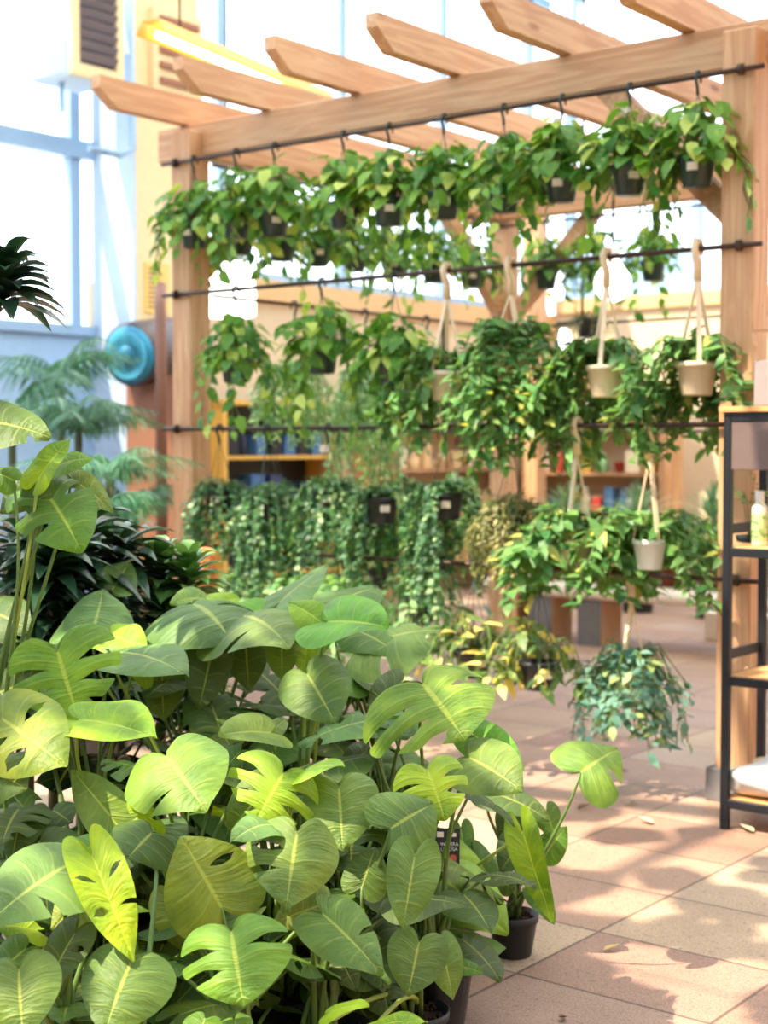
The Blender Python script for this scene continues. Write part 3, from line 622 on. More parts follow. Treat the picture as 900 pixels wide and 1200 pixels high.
hang((PY(764,300,YR).x, YR, RODZ[3]), .49, 'bushy', 'hanging_hoya', 'dark leaved trailing plant in a white pot above the stone bench', None, 222, pot='white', R=.07, H=.13, strap=True, n=42, vl=(.05,.3), lf=.08, wid=.45, reach=.30, tagged=False, gap=(-.3,.7))
# side third rod and side lowest rod
for i, x in enumerate([320, 395, 470, 535]):
    p = PX(x, 300, XRD); hang((XRD, p.y, RODZ[3]), .36, 'strings', 'hanging_string_plant', f'light trailing plant behind the dark third rod row, {ORD[i]} from the front post', 'light trailing plants on the side third rod', 230+i, along=AY, mat=F_pale if i % 2 else F_dark, pot='black', vl=(.3,.7), n=50, lf=.04, spread=.1, tagged=False)
for i, x in enumerate([288, 345, 402, 495]):
    hang((PY(x,300,YR).x, YR, RODZ[4]), .16, 'strings' if i < 3 else 'bushy', 'hanging_string_plant', f'grey green trailing plant on the lowest rod, {ORD[i]} from the heater side post', 'grey green trailing plants on the lowest rod', 240+i, mat=F_pale, pot='black', **(dict(vl=(.25,.55), n=70, lf=.046, spread=.15) if i < 3 else dict(n=22, vl=(.15,.4), lf=.05, reach=.2)), tagged=False)
p = PX(445, 300, XRD); hang((XRD, p.y, RODZ[4]), .22, 'fern', 'hanging_fern', 'bright green fern hanging low behind the monsteras', None, 250, along=AY, pot='black', n=60, L=.75, lf=.06, tagged=False)
p = PX(520, 300, XRD); hang((XRD, p.y, RODZ[4]), .18, 'fern', 'hanging_fern', 'darker fern hanging low beside the gold leaved baskets', None, 251, along=AY, pot='black', mat=F_dark, n=46, L=.55, tagged=False)
for i, x in enumerate([556, 634]):
    hang((PY(x,300,YR).x, YR, RODZ[4]), [.40,.42][i], 'bushy', 'hanging_gold_plant', ['gold and green leaved plant in a dark basket half behind the monsteras','gold and green leaved plant in a dark basket over the open floor'][i], 'gold leaved baskets on the lowest rod', 255+i, mat=F_yellow, pot='black', R=.09, H=.13, n=26, vl=(.01,.13), lf=.105, wid=.48, reach=.21, dens=.05, up=.17)
hang((PY(743,300,YR).x, YR, RODZ[4]), .43, 'bushy', 'hanging_blue_plant', 'blue green small leaved plant on a cream strap over the open floor', None, 260, mat=F_blue, pot='white', R=.07, H=.12, strap=True, n=64, vl=(.02,.34), lf=.058, wid=.66, reach=.19, dens=.028, tagged=False)
# ================================================================== MONSTERAS
HALF = [(0,0),(.05,-.13),(.18,-.25),(.35,-.235),(.475,-.08),(.51,.14),(.478,.37),(.38,.60),(.235,.79),(.085,.93),(0,1)]
SPLT = [(0,0),(.06,-.15),(.20,-.29),(.39,-.29),(.52,-.12),(.56,.12),(.54,.38),(.45,.6),(.30,.80),(.11,.94),(0,1)]
def crom(pts, q):
    n = len(pts)-1; f = min(max(q,0),1)*n; i = min(int(f), n-1); t = f-i
    g = lambda k: pts[min(max(k,0),n)]
    p0 = g(i-1) if i > 0 else (-g(1)[0], g(1)[1]); p1, p2 = g(i), g(i+1); p3 = g(i+2) if i+2 <= n else (-g(n-1)[0], g(n-1)[1])
    return tuple(.5*((2*b)+(-a+c)*t+(2*a-5*b+4*c-d)*t*t+(-a+3*b-3*c+d)*t**3) for a,b,c,d in zip(p0,p1,p2,p3))
def sstep(a, b, x):
    t = min(max((x-a)/(b-a),0),1); return t*t*(3-2*t)
def leaf_local(r, w, kind, fold, bend, arch=.3, ripple=.035, cuts=None, holes=None):
    """vertices, faces and per-face uvs of one leaf: petiole at the origin, tip on +y, top on +z.
    cuts/holes: {(side, boundary): strength} gaps open to the margin / closed holes between side lobes"""
    ns, na = 9, 5; N_ = 6; outline = SPLT if kind == 'split' else HALF
    V = []; F = []; UV = []; key = {}
    def tq(q): return 0.0 if q < .22 else ((q-.22)/.78)**1.12
    ph = r.uniform(0, 6.28); fr_ = r.uniform(1.5, 3.0); asym = r.uniform(-.04,.04)
    def put(p):
        k = (round(p[0],4), round(p[1],4))
        if k not in key:
            key[k] = len(V); V.append(p)
        return key[k]
    rm = {3: 3, 4: 3, 5: 4, 6: 5}
    cuts = {(a_, rm.get(b_, b_)): v_ for (a_, b_), v_ in (cuts or {}).items()}; holes = {(a_, rm.get(b_, b_)): v_ for (a_, b_), v_ in (holes or {}).items()}
    for sd in (-1, 1):
        cut = {b: s for (s_, b), s in (cuts or {}).items() if s_ == sd}; hol = {b: s for (s_, b), s in (holes or {}).items() if s_ == sd}
        for i in range(N_):
            qc, hq = (i+.5)/N_, .5/N_; grid = []
            for ia in range(na+1):
                a = -1 + 2*ia/na; row = []; b = i if a < 0 else i+1
                for js in range(ns+1):
                    s = js/ns; g = 0
                    if b in cut and 0 < b < N_: g = cut[b]*.60*(sstep(.24,.72,s))
                    if b in hol and 0 < b < N_: g = max(g, hol[b]*.6*sstep(.2,.42,s)*(1-sstep(.62,.86,s)))
                    ss = s
                    if b in cut: ss = s*(1 - .05*cut[b]*abs(a)**4)
                    q = qc + a*hq*(1 - g*abs(a)**1.0)
                    M = crom(outline, q); t0 = tq(q); x = M[0]*ss; y = t0 + (M[1]-t0)*ss
                    y -= .34*ss*(1-ss)*abs(M[0])*(1 if q > .2 else .3)
                    lift = .014*(1-a*a)*math.sin(math.pi*min(1,s*1.05)) if kind != 'split' else .018*(1-a*a)*math.sin(math.pi*min(1,s))
                    zz = fold*abs(x)*w - arch*(x*w)**2*2 + lift*w + ripple*math.sin(q*fr_*6.28+ph+sd)*s*s
                    row.append(put((sd*x*w*(1+asym*sd), y, zz)))
                grid.append(row)
            for ia in range(na):
                for js in range(ns):
                    q4 = [grid[ia][js], grid[ia][js+1], grid[ia+1][js+1], grid[ia+1][js]]
                    u4 = [(i+ia/na, js/ns), (i+ia/na, (js+1)/ns), (i+(ia+1)/na, (js+1)/ns), (i+(ia+1)/na, js/ns)]
                    if sd < 0: pass
                    else: q4.reverse(); u4.reverse()
                    qq, uu = [], []
                    for v_, u_ in zip(q4, u4):
                        if v_ not in qq: qq.append(v_); uu.append(u_)
                    if len(qq) >= 3: F.append(tuple(qq)); UV.append(uu)
    out = []
    for x, y, z in V:
        if abs(bend) > 1e-3:
            yy = y if y > 0 else y*.6
            rr = 1/bend - z; th = yy*bend
            out.append(Vector((x, rr*math.sin(th) if True else y, 1/bend - rr*math.cos(th) if True else z)))
            out[-1].z = -out[-1].z + 2*z if False else out[-1].z
        else: out.append(Vector((x,y,z)))
    if abs(bend) > 1e-3:                                       # bend > 0 lowers the tip
        out = []
        for x, y, z in V:
            th = y*bend; R_ = 1/bend + z
            out.append(Vector((x, R_*math.sin(th), R_*math.cos(th) - 1/bend)))
    tip = out[key[(0.0, 1.0)]]
    phi = math.atan2(tip.z, tip.y); L = math.hypot(tip.y, tip.z); cs, sn = math.cos(-phi), math.sin(-phi)
    out = [Vector((p.x, p.y*cs - p.z*sn, p.y*sn + p.z*cs))/L for p in out]
    return out, F, UV
GRN = {'green': (78,136,44), 'mid': (64,116,48), 'dark': (34,82,44), 'deep': (26,62,42), 'lime': (176,214,36), 'yellow': (212,238,14), 'olive': (112,132,46), 'gold': (150,160,72), 'pale': (96,144,108), 'bright': (92,176,30), 'lgreen': (116,164,58)}  # pale has window sheen put into the colour, gold has warm sunlight
class Plant: pass
PLANTS = []
def plant(px, d, R=.09, H=.15, label='', name='potted_monstera', group=None, at=None, tilt=0):
    p = Plant(); q = P(px, 700, d) if at is None else Vector(at); p.loc = Vector((q.x, q.y, 0)); p.R, p.H = R, H
    p.label, p.name, p.group = label, name, group; p.t = thing(name, label, 'potted plant', tuple(p.loc), group)
    pm = obj('pot', MB().lathe([(R*.74,0),(R*.77,.004),(R*.98,H-.022),(R*1.05,H-.02),(R*1.06,H),(R*1.0,H+.001),(R*.95,H-.03)], 26, p.loc), M_pot, p.t)
    rr = random.Random(int(px)*13+int(d*100)); sb = MB().lathe([(R*.2,H-.012),(R*.6,H-.016),(R*.94,H-.026),(R*.9,H-.05),(R*.1,H-.05)], 20, p.loc)
    for k in range(60):
        a, q_ = rr.uniform(0,6.28), R*.88*math.sqrt(rr.random()); c = p.loc + Vector((math.cos(a)*q_, math.sin(a)*q_, H-.014)); s_ = rr.uniform(.004,.009)
        sb.lathe([(s_*.4,-s_),(s_,0),(s_*.5,s_)], 5, c)
    obj('soil', sb, M_soil, p.t)
    p.crown = p.loc + Z*(H-.02); PLANTS.append(p); return p
def petiole(pl, B, Ldir, r, thick=.0055, col=(112,138,66), via=None):
    a = pl.crown + Vector((r.uniform(-1,1), r.uniform(-1,1), 0))*pl.R*.3
    h = max(.05, B.z - a.z); c1 = a + Z*h*.55 + (B-a)*.08
    out = (B-a); out.z = 0
    c2 = B - Z*h*.22 - Ldir*.05 + (a-B)*.06
    if via is not None: c1 = Vector(via); 
    pts = []
    for k in range(13):
        t = k/12; pts.append(a*(1-t)**3 + c1*3*t*(1-t)**2 + c2*3*t*t*(1-t) + B*t**3)
    return MB().tube(pts, [thick*(1.35-.75*k/12) for k in range(13)], 7)
def add_leaf(pl, B, T, w, kind, col, hint, fold, bend, seed, pet=True, cuts=None, holes=None, arch=.3, ripple=.035, via=None, pcol=None, label=None):
    r = random.Random(seed); B, T = Vector(B), Vector(T); L = T - B; ln = L.length; y = L.normalized()
    n = hint - y*hint.dot(y)
    if n.length < 1e-3: n = Z - y*y.z
    n.normalize(); x = y.cross(n)
    if kind == 'split' and cuts is None:
        cuts = {(s, b): r.uniform(.55,.85) for s in (-1,1) for b in (3,4,5,6) if r.random() < .8}
    if kind == 'part' and cuts is None:
        cuts = {(r.choice((-1,1)), r.choice((3,4,5))): .6}; holes = holes or {(r.choice((-1,1)), r.choice((4,5))): .5}
    vs, fs, uv = leaf_local(r, w, 'split' if kind == 'split' else 'heart', fold, bend, arch, ripple, cuts, holes)
    mb = MB(); mb.v = [B + (x*p.x + y*p.y + n*p.z)*ln for p in vs]; mb.f = fs; mb.uv = uv
    c = GRN[col] if isinstance(col, str) else col
    j = 1 + r.uniform(-.07,.07); c = s2l((min(255,c[0]*j), min(255,c[1]*j), c[2]))
    lf = obj('leaf', mb, M_leaf, pl.t, True, c)
    if label: lf['label'] = label
    if pet:
        pc = pcol or ((150,170,72) if col in ('lime','yellow') else (104,132,66))
        pm = obj('petiole', petiole(pl, B, y, r, via=via), M_stem, lf, True, s2l(pc))
    return lf
# plants: pixel column, depth, pot size, and the label of each
def MP(*a, **k): return plant(*a, **k)
pA = MP(70, 3.0, .12, .2, 'big monstera at the near corner with a broad silvery leaf reaching out of the frame')
pB = MP(165, 2.98, .12, .2, 'monstera in front with a narrow curled yellow leaf over one huge round leaf')
pC = MP(270, 3.12, .12, .2, 'monstera in front with a round sunlit olive leaf above a bright split leaf')
pD = MP(372, 3.3, .12, .2, 'monstera with a drooping leaf with one long hole, behind the smallest front pot')
pE = plant(0, 0, .088, .14, 'low monstera in a small pot at the path edge with a pleated heart leaf', at=tuple(G(482,1182,.14)))
pF = plant(0, 0, .075, .13, 'monstera with a black plant label in its pot and lime young leaves', at=tuple(G(513,1066,.13)))
pG = plant(0, 0, .072, .122, 'small separate monstera in a black pot out on the floor tiles', at=tuple(G(601,1118,0)))
pH = MP(30, 3.55, .12, .2, 'monstera with a yellowing holed leaf beside the low dark foliage')
pI = MP(120, 3.6, .12, .2, 'monstera with a lime heart leaf folded over in profile')
pJ = MP(215, 3.5, .12, .2, 'monstera with one large flat pale green heart leaf at its middle')
pK = MP(325, 3.55, .12, .2, 'monstera with a lime deeply cut leaf in the middle of the group')
pL = MP(415, 3.6, .12, .2, 'monstera with a broad dull green heart leaf beneath the yellow leaf')
pM = MP(500, 3.75, .12, .2, 'monstera topped by the widest deeply split golden green leaf over the path')
pN = MP(100, 4.15, .13, .22, 'monstera with a variegated split leaf below a silvery upright leaf')
pO = MP(225, 4.2, .13, .22, 'tall monstera with wide silvery leaves at the top of the group')
pP = MP(360, 4.1, .13, .22, 'tall monstera with a glowing green leaf seen from below')
pQ = MP(455, 4.35, .13, .22, 'monstera at the rear of the group beside the hanging ferns')
pR = MP(-25, 3.85, .12, .2, 'tallest monstera with a curly split leaf against the palms')
CAMN = -FWD
def HL(pl, bx, by, tx, ty, d, dt, w, kind, col, hint=(1,.55,0), fold=.1, bend=.5, pet=True, **k):
    """leaf from the pixel of its petiole to the pixel of its tip, at depth d, tip dt nearer or farther; hint = towards eye, up, right"""
    B = P(bx, by, d); T = P(tx, ty, d+dt); h = CAMN*hint[0] + Z*hint[1] + RGT*hint[2]
    return add_leaf(pl, B, T, w, kind, col, h, fold, bend, int(bx*7+by*3+tx), pet, **k)
U = (.25,1,0); E = (1,.35,0)
# --- rear and top row, window sheen put into the paler leaf colours
HL(pO, 107,744, 121,690, 4.1,.16, 1.15,'heart','pale',(.9,1,0), .06,-.3)
HL(pN, 67,762, 92,842, 3.72,-.03, 1.42,'split',(150,200,56),(1,.45,0), .03,.35, cuts={(-1,3):.75,(-1,5):.8,(1,3):.5,(1,4):.6,(1,5):.5,(-1,6):.4})
HL(pI, 92,844, 184,866, 3.5,-.10, .95,'heart','lime',(.35,.9,.1), .35,.35)
HL(pH, 2,842, 78,899, 3.45,-.12, 1.0,'part',(170,178,58),(1,.5,.2), .05,.3, cuts={}, holes={(1,4):.7,(1,5):.8,(-1,4):.6})
HL(pN, 130,765, 221,793, 4.0,-.22, .75,'heart','pale',U, .12,.5)
HL(pO, 226,708, 274,757, 4.2,-.16, 1.7,'part','pale',(.45,1,0), .02,.9, cuts={(-1,4):.5}, holes={(-1,3):.6})
HL(pO, 283,722, 340,760, 4.15,-.2, 1.25,'part',(132,156,108),(.55,1,0), .02,.8, cuts={(1,5):.3})
HL(pO, 131,692, 152,658, 4.45,.1, .95,'heart','mid',(1,.6,.3), .5,-.6)
HL(pN, 20,708, 86,700, 4.4,.1, .7,'heart','pale',U, .2,.4)
HL(pR, -14,716, 37,740, 4.2,-.1, .9,'heart','dark',(1,.8,0), .1,.5)
HL(pN, 48,796, -26,822, 4.0,-.1, .9,'part','deep',(1,.6,0), .1,.4)
HL(pO, 190,790, 192,845, 4.15,-.02, .95,'heart','olive',(1,.2,0), .1,.3)
HL(pO, 248,764, 233,832, 4.12,-.04, .8,'heart','deep',(1,.2,.2), .1,.3)
HL(pO, 130,744, 172,768, 4.1,-.1, .8,'heart','lime',(.8,.8,0), .2,.6)
HL(pN, 160,762, 176,812, 4.15,-.04, .6,'heart','lime',(1,.3,0), .2,.5)
HL(pP, 384,729, 456,735, 3.92,-.12, 1.1,'heart','bright',(.6,.8,0), .38,.25, via=tuple(P(352,800,3.95)), label='glowing leaf with the light coming through it')
HL(pP, 375,728, 338,706, 4.0,.05, .9,'heart','lime',(1,.5,.3), .2,.5)
HL(pP, 378,742, 372,770, 4.0,-.03, .8,'heart','lime',(1,.4,.3), .25,.4)
HL(pQ, 328,706, 386,664, 4.35,.2, .65,'heart','pale',(.2,1,-.3), .15,.25)
HL(pO, 285,722, 331,711, 4.3,.1, .9,'heart','bright',(.7,1,0), .25,.4)
HL(pO, 247,712, 281,701, 4.28,.05, 1.1,'heart','lime',(.8,.9,0), .25,.5)
HL(pO, 240,702, 199,708, 4.3,-.06, 1.0,'heart',(150,184,90),(.8,1,0), .25,.7)
HL(pQ, 392,712, 442,690, 4.5,.2, .8,'heart','pale',(.4,1,0), .1,.5)
HL(pQ, 425,758, 518,738, 4.3,.05, 1.0,'split',(128,160,110),(.45,1,0), .05,.5)
HL(pQ, 420,740, 470,770, 4.35,-.1, .9,'heart','green',(.7,1,0), .1,.5)
HL(pP, 330,755, 331,798, 4.1,-.02, .9,'heart',(140,160,66),(1,.2,0), .2,.3)
HL(pP, 360,750, 356,792, 4.12,-.02, .8,'heart','lime',(1,.2,.2), .2,.3)
HL(pO, 288,752, 292,810, 4.22,-.02, .9,'heart',(74,82,56),(1,.2,0), .1,.4)
HL(pP, 360,790, 394,849, 3.9,-.1, 1.08,'heart',(92,124,72),(1,.5,0), .08,.4)
HL(pM, 495,801, 545,868, 3.7,-.10, 1.7,'split',(142,172,74),(1,.55,.15), .03,.45, cuts={(-1,4):.7,(1,3):.5,(1,5):.8,(1,6):.7}, label='widest split leaf, golden green')
HL(pM, 455,842, 350,874, 3.8,-.06, .62,'split','pale',(.25,1,0), .05,.5)
HL(pM, 440,846, 479,866, 3.82,-.1, 1.0,'heart','pale',(.45,1,0), .05,.6)
HL(pM, 556,862, 615,905, 3.76,-.08, .7,'heart','bright',(.6,.8,-.4), .1,.3)
HL(pM, 550,888, 613,928, 3.6,-.1, 1.02,'heart',(126,150,86),(1,.6,.1), .1,.5)
HL(pM, 501,903, 522,962, 3.45,-.06, 1.22,'split','yellow',(1,.5,0), .06,.6, cuts={(-1,3):.6,(-1,5):.85,(1,3):.75,(1,4):.5,(1,5):.85,(1,6):.5}, label='chartreuse young leaf with deep cuts')
HL(pQ, 470,800, 430,830, 4.1,-.05, .8,'heart','deep',(1,.5,0))
HL(pL, 430,880, 400,905, 3.85,-.05, .9,'heart','deep',(1,.6,0))
HL(pQ, 420,800, 380,812, 4.2,-.05, .9,'heart','green',(.7,1,0))
# --- middle
HL(pJ, 195,886, 242,952, 3.35,-.12, 1.28,'part',(124,160,84),(1,.75,0), .04,.5, cuts={(1,5):.25}, holes={}, label='large flat heart leaf with a yellow midrib')
HL(pB, 178,976, 149,1007, 3.25,-.05, 2.1,'heart',(52,92,62),(1,.6,0), .06,.4)
HL(pJ, 140,970, 84,902, 3.4,.04, .68,'heart',(128,152,66),(1,.1,.5), .2,.2)
HL(pJ, 178,970, 150,936, 3.33,.02, .55,'split','yellow',(1,.3,.4), .4,1.0)
HL(pK, 317,859, 256,862, 3.6,-.1, .95,'heart',(140,160,56),(.55,.9,0), .36,.3)
HL(pK, 318,858, 336,842, 3.62,.05, .8,'heart','olive',(.8,.8,0), .3,.3)
HL(pK, 332,906, 298,966, 3.35,-.06, 1.45,'split','lime',(1,.45,.2), .05,.5, cuts={(-1,3):.65,(-1,4):.8,(-1,5):.75,(1,3):.5,(1,4):.75,(1,5):.8,(1,6):.6}, label='lime deeply cut young leaf')
HL(pK, 352,906, 404,899, 3.4,-.1, .8,'heart','lime',(.35,1,0), .12,.5)
HL(pK, 312,925, 266,978, 3.46,-.04, .85,'heart','olive',(1,.4,0), .1,.4)
HL(pL, 397,922, 402,998, 3.4,-.08, 1.12,'heart',(112,138,80),(1,.6,0), .08,.3)
HL(pJ, 262,890, 300,930, 3.6,-.05, .8,'heart','dark',(1,.6,0))
HL(pJ, 282,880, 265,900, 3.55,0, .9,'heart','pale',(1,.6,0))
HL(pL, 458,971, 508,942, 3.3,.06, 1.55,'heart',(118,152,82),(1,.6,0), .10,.5)
HL(pL, 486,1002, 472,1090, 3.2,-.06, .72,'heart',(96,126,70),(1,.4,0), .12,.35)
HL(pF, 524,1034, 596,1095, 4.02,-.14, .8,'heart',(160,196,96),(1,.75,.1), .08,.35)
HL(pF, 518,998, 569,1040, 4.12,-.06, .75,'heart','lime',(.9,.7,.2), .25,.5)
HL(pE, 491,1104, 478,1168, 3.2,-.05, 1.12,'heart',(104,136,66),(1,.5,0), .12,.4, ripple=.03)
HL(pE, 516,1108, 531,1172, 3.28,-.03, .72,'heart',(108,140,70),(1,.5,.3), .15,.4)
HL(pE, 538,1132, 567,1141, 3.4,-.02, .7,'heart','green',(.8,.8,0))
HL(pE, 424,1040, 440,992, 3.34,.03, 1.1,'heart',(84,116,62),(1,.5,0), .1,.3)
HL(pF, 555,1000, 584,1046, 4.25,-.04, .6,'heart','mid',(1,.6,0))
HL(pF, 540,970, 546,1010, 4.3,-.03, .7,'heart','mid',(1,.6,0))
# --- front
HL(pA, 84,1011, -18,1086, 3.0,-.16, .92,'part',(112,150,112),(.85,1,0), .05,.45, cuts={(-1,5):.4}, holes={}, label='broad silvery leaf')  # window sheen put into this leaf's colour
HL(pA, 86,1010, 131,975, 3.02,.05, .9,'heart','green',(.6,1,0), .2,.5)
HL(pB, 108,1003, 156,1128, 2.97,-.06, .5,'part','yellow',(1,.35,.4), .3,.35, cuts={(-1,5):.2}, holes={(1,4):.3,(1,5):.4,(-1,4):.3}, label='narrow curled chartreuse leaf')
HL(pB, 153,1128, 122,1214, 2.92,-.08, 1.25,'heart',(96,132,72),(1,.7,0), .05,.45, label='huge round dark leaf with sunlit patches')
HL(pA, 88,1094, 54,1168, 2.97,-.03, .75,'part',(74,92,44),(.9,.1,-.6), .2,.5, cuts={}, holes={(-1,4):.6})
HL(pA, 108,1046, 60,1090, 3.12,-.05, .95,'heart','gold',(1,.5,0))
HL(pA, 22,1136, 28,1220, 2.82,-.06, 1.1,'heart',(112,142,76),(1,.7,0))
HL(pA, 30,1112, -10,1150, 2.92,-.04, 1.0,'heart','mid',(1,.7,0))
HL(pA, 42,1090, -12,1086, 3.0,-.05, .8,'heart','lime',(.5,1,0))
HL(pC, 260,1064, 212,980, 3.1,.03, 1.25,'part','gold',(1,.55,0), .04,.35, cuts={}, holes={(1,5):.5}, label='round sunlit olive leaf')
HL(pC, 271,1092, 286,1180, 2.95,-.08, 1.30,'split',(120,172,62),(1,.6,0), .04,.7, cuts={(-1,3):.5,(-1,4):.8,(1,3):.7,(1,4):.75,(1,5):.8}, label='bright green leaf with long slits')
HL(pD, 348,975, 335,1066, 3.15,-.08, 1.18,'part',(128,152,84),(1,.6,.1), .02,.5, cuts={(1,5):.45}, holes={(1,4):.75}, arch=.5)
HL(pD, 325,968, 270,988, 3.2,-.12, .7,'heart','pale',(.5,1,0), .1,.9)
HL(pD, 378,1071, 449,1144, 3.12,-.1, .7,'part',(98,134,74),(.9,.8,0), .08,.6, cuts={(-1,5):.3}, holes={})
HL(pD, 378,1060, 320,1082, 3.2,-.03, .9,'heart','gold',(1,.5,0))
HL(pD, 394,1114, 418,1162, 3.32,-.03, .8,'heart','deep',(1,.6,0))
HL(pE, 387,1187, 433,1178, 2.95,-.05, .6,'heart','lime',(.4,1,0))
HL(pE, 440,1203, 502,1198, 2.95,-.05, .5,'heart','lime',(.4,1,0))
HL(pC, 205,1050, 228,1120, 3.25,-.03, .9,'heart','gold',(1,.4,0))
HL(pC, 200,1090, 180,1130, 3.3,-.03, .9,'heart','dark',(1,.4,0))
HL(pC, 240,1195, 225,1230, 2.9,-.05, 1.1,'heart','lgreen',(1,.8,0))
HL(pC, 275,1196, 285,1230, 2.92,-.05, 1.0,'heart','lgreen',(1,.8,0))
HL(pH, -5,905, 32,925, 3.4,-.05, 1.5,'heart',(104,134,74),(1,.6,0))
HL(pH, 40,955, 20,975, 3.6,-.05, 1.4,'heart','dark',(.8,.9,0))
HL(pH, 62,950, 84,965, 3.65,-.05, 1.4,'heart','deep',(.8,.9,0))
# --- the small pot standing apart
HL(pG, 681,905, 724,878, 4.15,.08, 1.5,'part',(150,184,98),(1,.7,-.1), .05,.4, cuts={(1,5):.6}, holes={}, via=tuple(P(625,1010,4.25)))
HL(pF, 613,975, 649,1081, 4.05,-.04, .38,'heart','lime',(1,.3,-.5), .3,.4, via=tuple(P(528,1022,3.95)), label='long lime leaf hanging over the small pot')
HL(pG, 574,928, 645,962, 4.35,-.05, .62,'heart','dark',(.6,.9,0), .1,.5)
HL(pG, 605,950, 590,990, 4.4,-.03, 1.0,'heart','deep',(1,.5,0))
HL(pG, 612,985, 586,1022, 4.35,-.05, 1.0,'heart','dark',(1,.5,0))
HL(pG, 640,1000, 664,968, 4.4,.02, .9,'heart','green',(1,.6,0))
HL(pG, 598,1040, 580,1026, 4.35,0, 1.1,'heart','mid',(1,.6,0))
HL(pG, 626,1045, 650,1084, 4.3,-.06, .6,'heart','green',(1,.5,.2))
HL(pG, 640,950, 650,985, 4.42,0, .9,'heart','mid',(1,.4,.3))
# --- tallest plant by the palms
HL(pR, -35,492, 60,513, 3.6,-.05, .85,'part',(74,104,66),(.8,.7,.1), .05,.5, cuts={(1,4):.5,(1,6):.4}, holes={(-1,4):.6})
HL(pR, 44,563, 84,513, 3.7,.03, .62,'heart','lime',(1,.2,-.5), .35,.4)
HL(pR, 52,575, 96,648, 3.75,-.06, .95,'split','green',(1,.4,.3), .1,.8, cuts={(-1,3):.5,(-1,4):.6,(1,4):.8,(1,5):.5})
HL(pR, 62,550, 112,538, 3.78,.0, .75,'heart','lgreen',(.7,.9,.2), .1,.9)
HL(pR, 84,562, 133,602, 3.8,-.02, .6,'part',(134,152,72),(.9,.6,.3), .1,.7)
HL(pR, 42,566, 49,617, 3.74,-.02, .75,'heart','dark',(1,.2,0))
HL(pR, 16,563, -12,552, 3.7,0, 1.2,'heart','green',(.9,.6,0))
HL(pR, 38,568, 0,602, 3.8,0, .9,'heart','deep',(1,.4,0))
# --- undergrowth leaves of each plant, lower and further in
rg = random.Random(41)
for pl, n, zlo, zhi in ((pA,5,.2,.42),(pB,5,.2,.45),(pC,5,.2,.5),(pD,6,.2,.5),(pH,6,.3,.66),(pI,12,.2,.72),(pJ,12,.2,.7),(pK,12,.2,.74),(pL,9,.2,.7),(pM,10,.2,.74),(pN,12,.3,.85),(pO,18,.15,.88),(pP,18,.15,.85),(pQ,14,.15,.8),(pR,6,.5,1.0),(pF,3,.25,.4)):
    for k in range(int(n*1.8)):
        a = rg.uniform(0, 6.28); o = Vector((math.cos(a), math.sin(a), 0)); z = rg.uniform(zlo, zhi)
        B = pl.loc + o*rg.uniform(.06,.2) + FH*rg.uniform(0,.4 if pl in (pN,pO,pP,pQ) else .12) + Z*z; T = B + o*rg.uniform(.1,.18) + Z*rg.uniform(-.14,.02)
        add_leaf(pl, B, T, rg.uniform(.8,1.2), rg.choice(['heart','heart','part','split']), rg.choice(['deep','deep','dark','dark','mid','olive']), Z*.8 + o*.5, .1, .5, rg.randint(0,99999))
# plant label card
cd = P(523, 993, 4.0); ax = (RGT*.97 + FH*.1 - Z*.06).normalized(); nz = (-FH*.95 + Z*.3).normalized(); az = nz.cross(ax) * -1
az = ax.cross(-nz).normalized(); az = az if az.z > 0 else -az
w2, h2 = .036, .05
t = pF.t
cardq = [cd - ax*w2 - az*h2, cd + ax*w2 - az*h2, cd + ax*w2 + az*h2, cd - ax*w2 + az*h2]
card = obj('plant_label', MB().prism(cardq, nz*-.001, nz*.001), plain('card_black', (30,28,30), .5), t, False); card['label'] = 'black plant label with white lettering'
obj('label_stake', MB().bar(cd - az*h2, pF.loc + Z*.1, .008, .002), M_white, t, False)
def lettering(txt, pos, size, parent, col):
    cu = bpy.data.curves.new('lettering', 'FONT'); cu.body = txt; cu.size = size; cu.align_x = 'CENTER'; cu.extrude = .0002
    cu.materials.append(col); o_ = bpy.data.objects.new('lettering_curve', cu); C.objects.link(o_); dg = bpy.context.evaluated_depsgraph_get()
    me = bpy.data.meshes.new_from_object(o_.evaluated_get(dg)); bpy.data.objects.remove(o_)
    o = bpy.data.objects.new('lettering', me); C.objects.link(o); o.parent = parent
    off = Vector(parent['_o']); m = Matrix((( ax.x, az.x, nz.x, 0),(ax.y, az.y, nz.y, 0),(ax.z, az.z, nz.z, 0),(0,0,0,1)))
    m.translation = Vector(pos) - off; o.matrix_local = m; return o
lettering('MONSTERA', cd + nz*.0016 + az*.004, .0125, card, M_white); lettering('DELICIOSA', cd + nz*.0016 - az*.009, .0125, card, M_white)
obj('label_logo', MB().prism([cd + nz*.0012 + az*(y) + ax*x for x, y in ((-.026,.026),(-.008,.026),(-.008,.04),(-.026,.04))], nz*0, nz*.0006).prism([cd + nz*.0012 + az*y + ax*x for x, y in ((.008,.028),(.026,.028),(.026,.038),(.008,.038))], nz*0, nz*.0006), M_tag, card, False)
obj('label_seal', MB().lathe([(.001,.0),(.01,.0),(.01,.0012),(.001,.0012)], 18, cd + nz*.001 + ax*.018 - az*.028, nz), plain('seal_red', (206,84,62), .5), card, False)
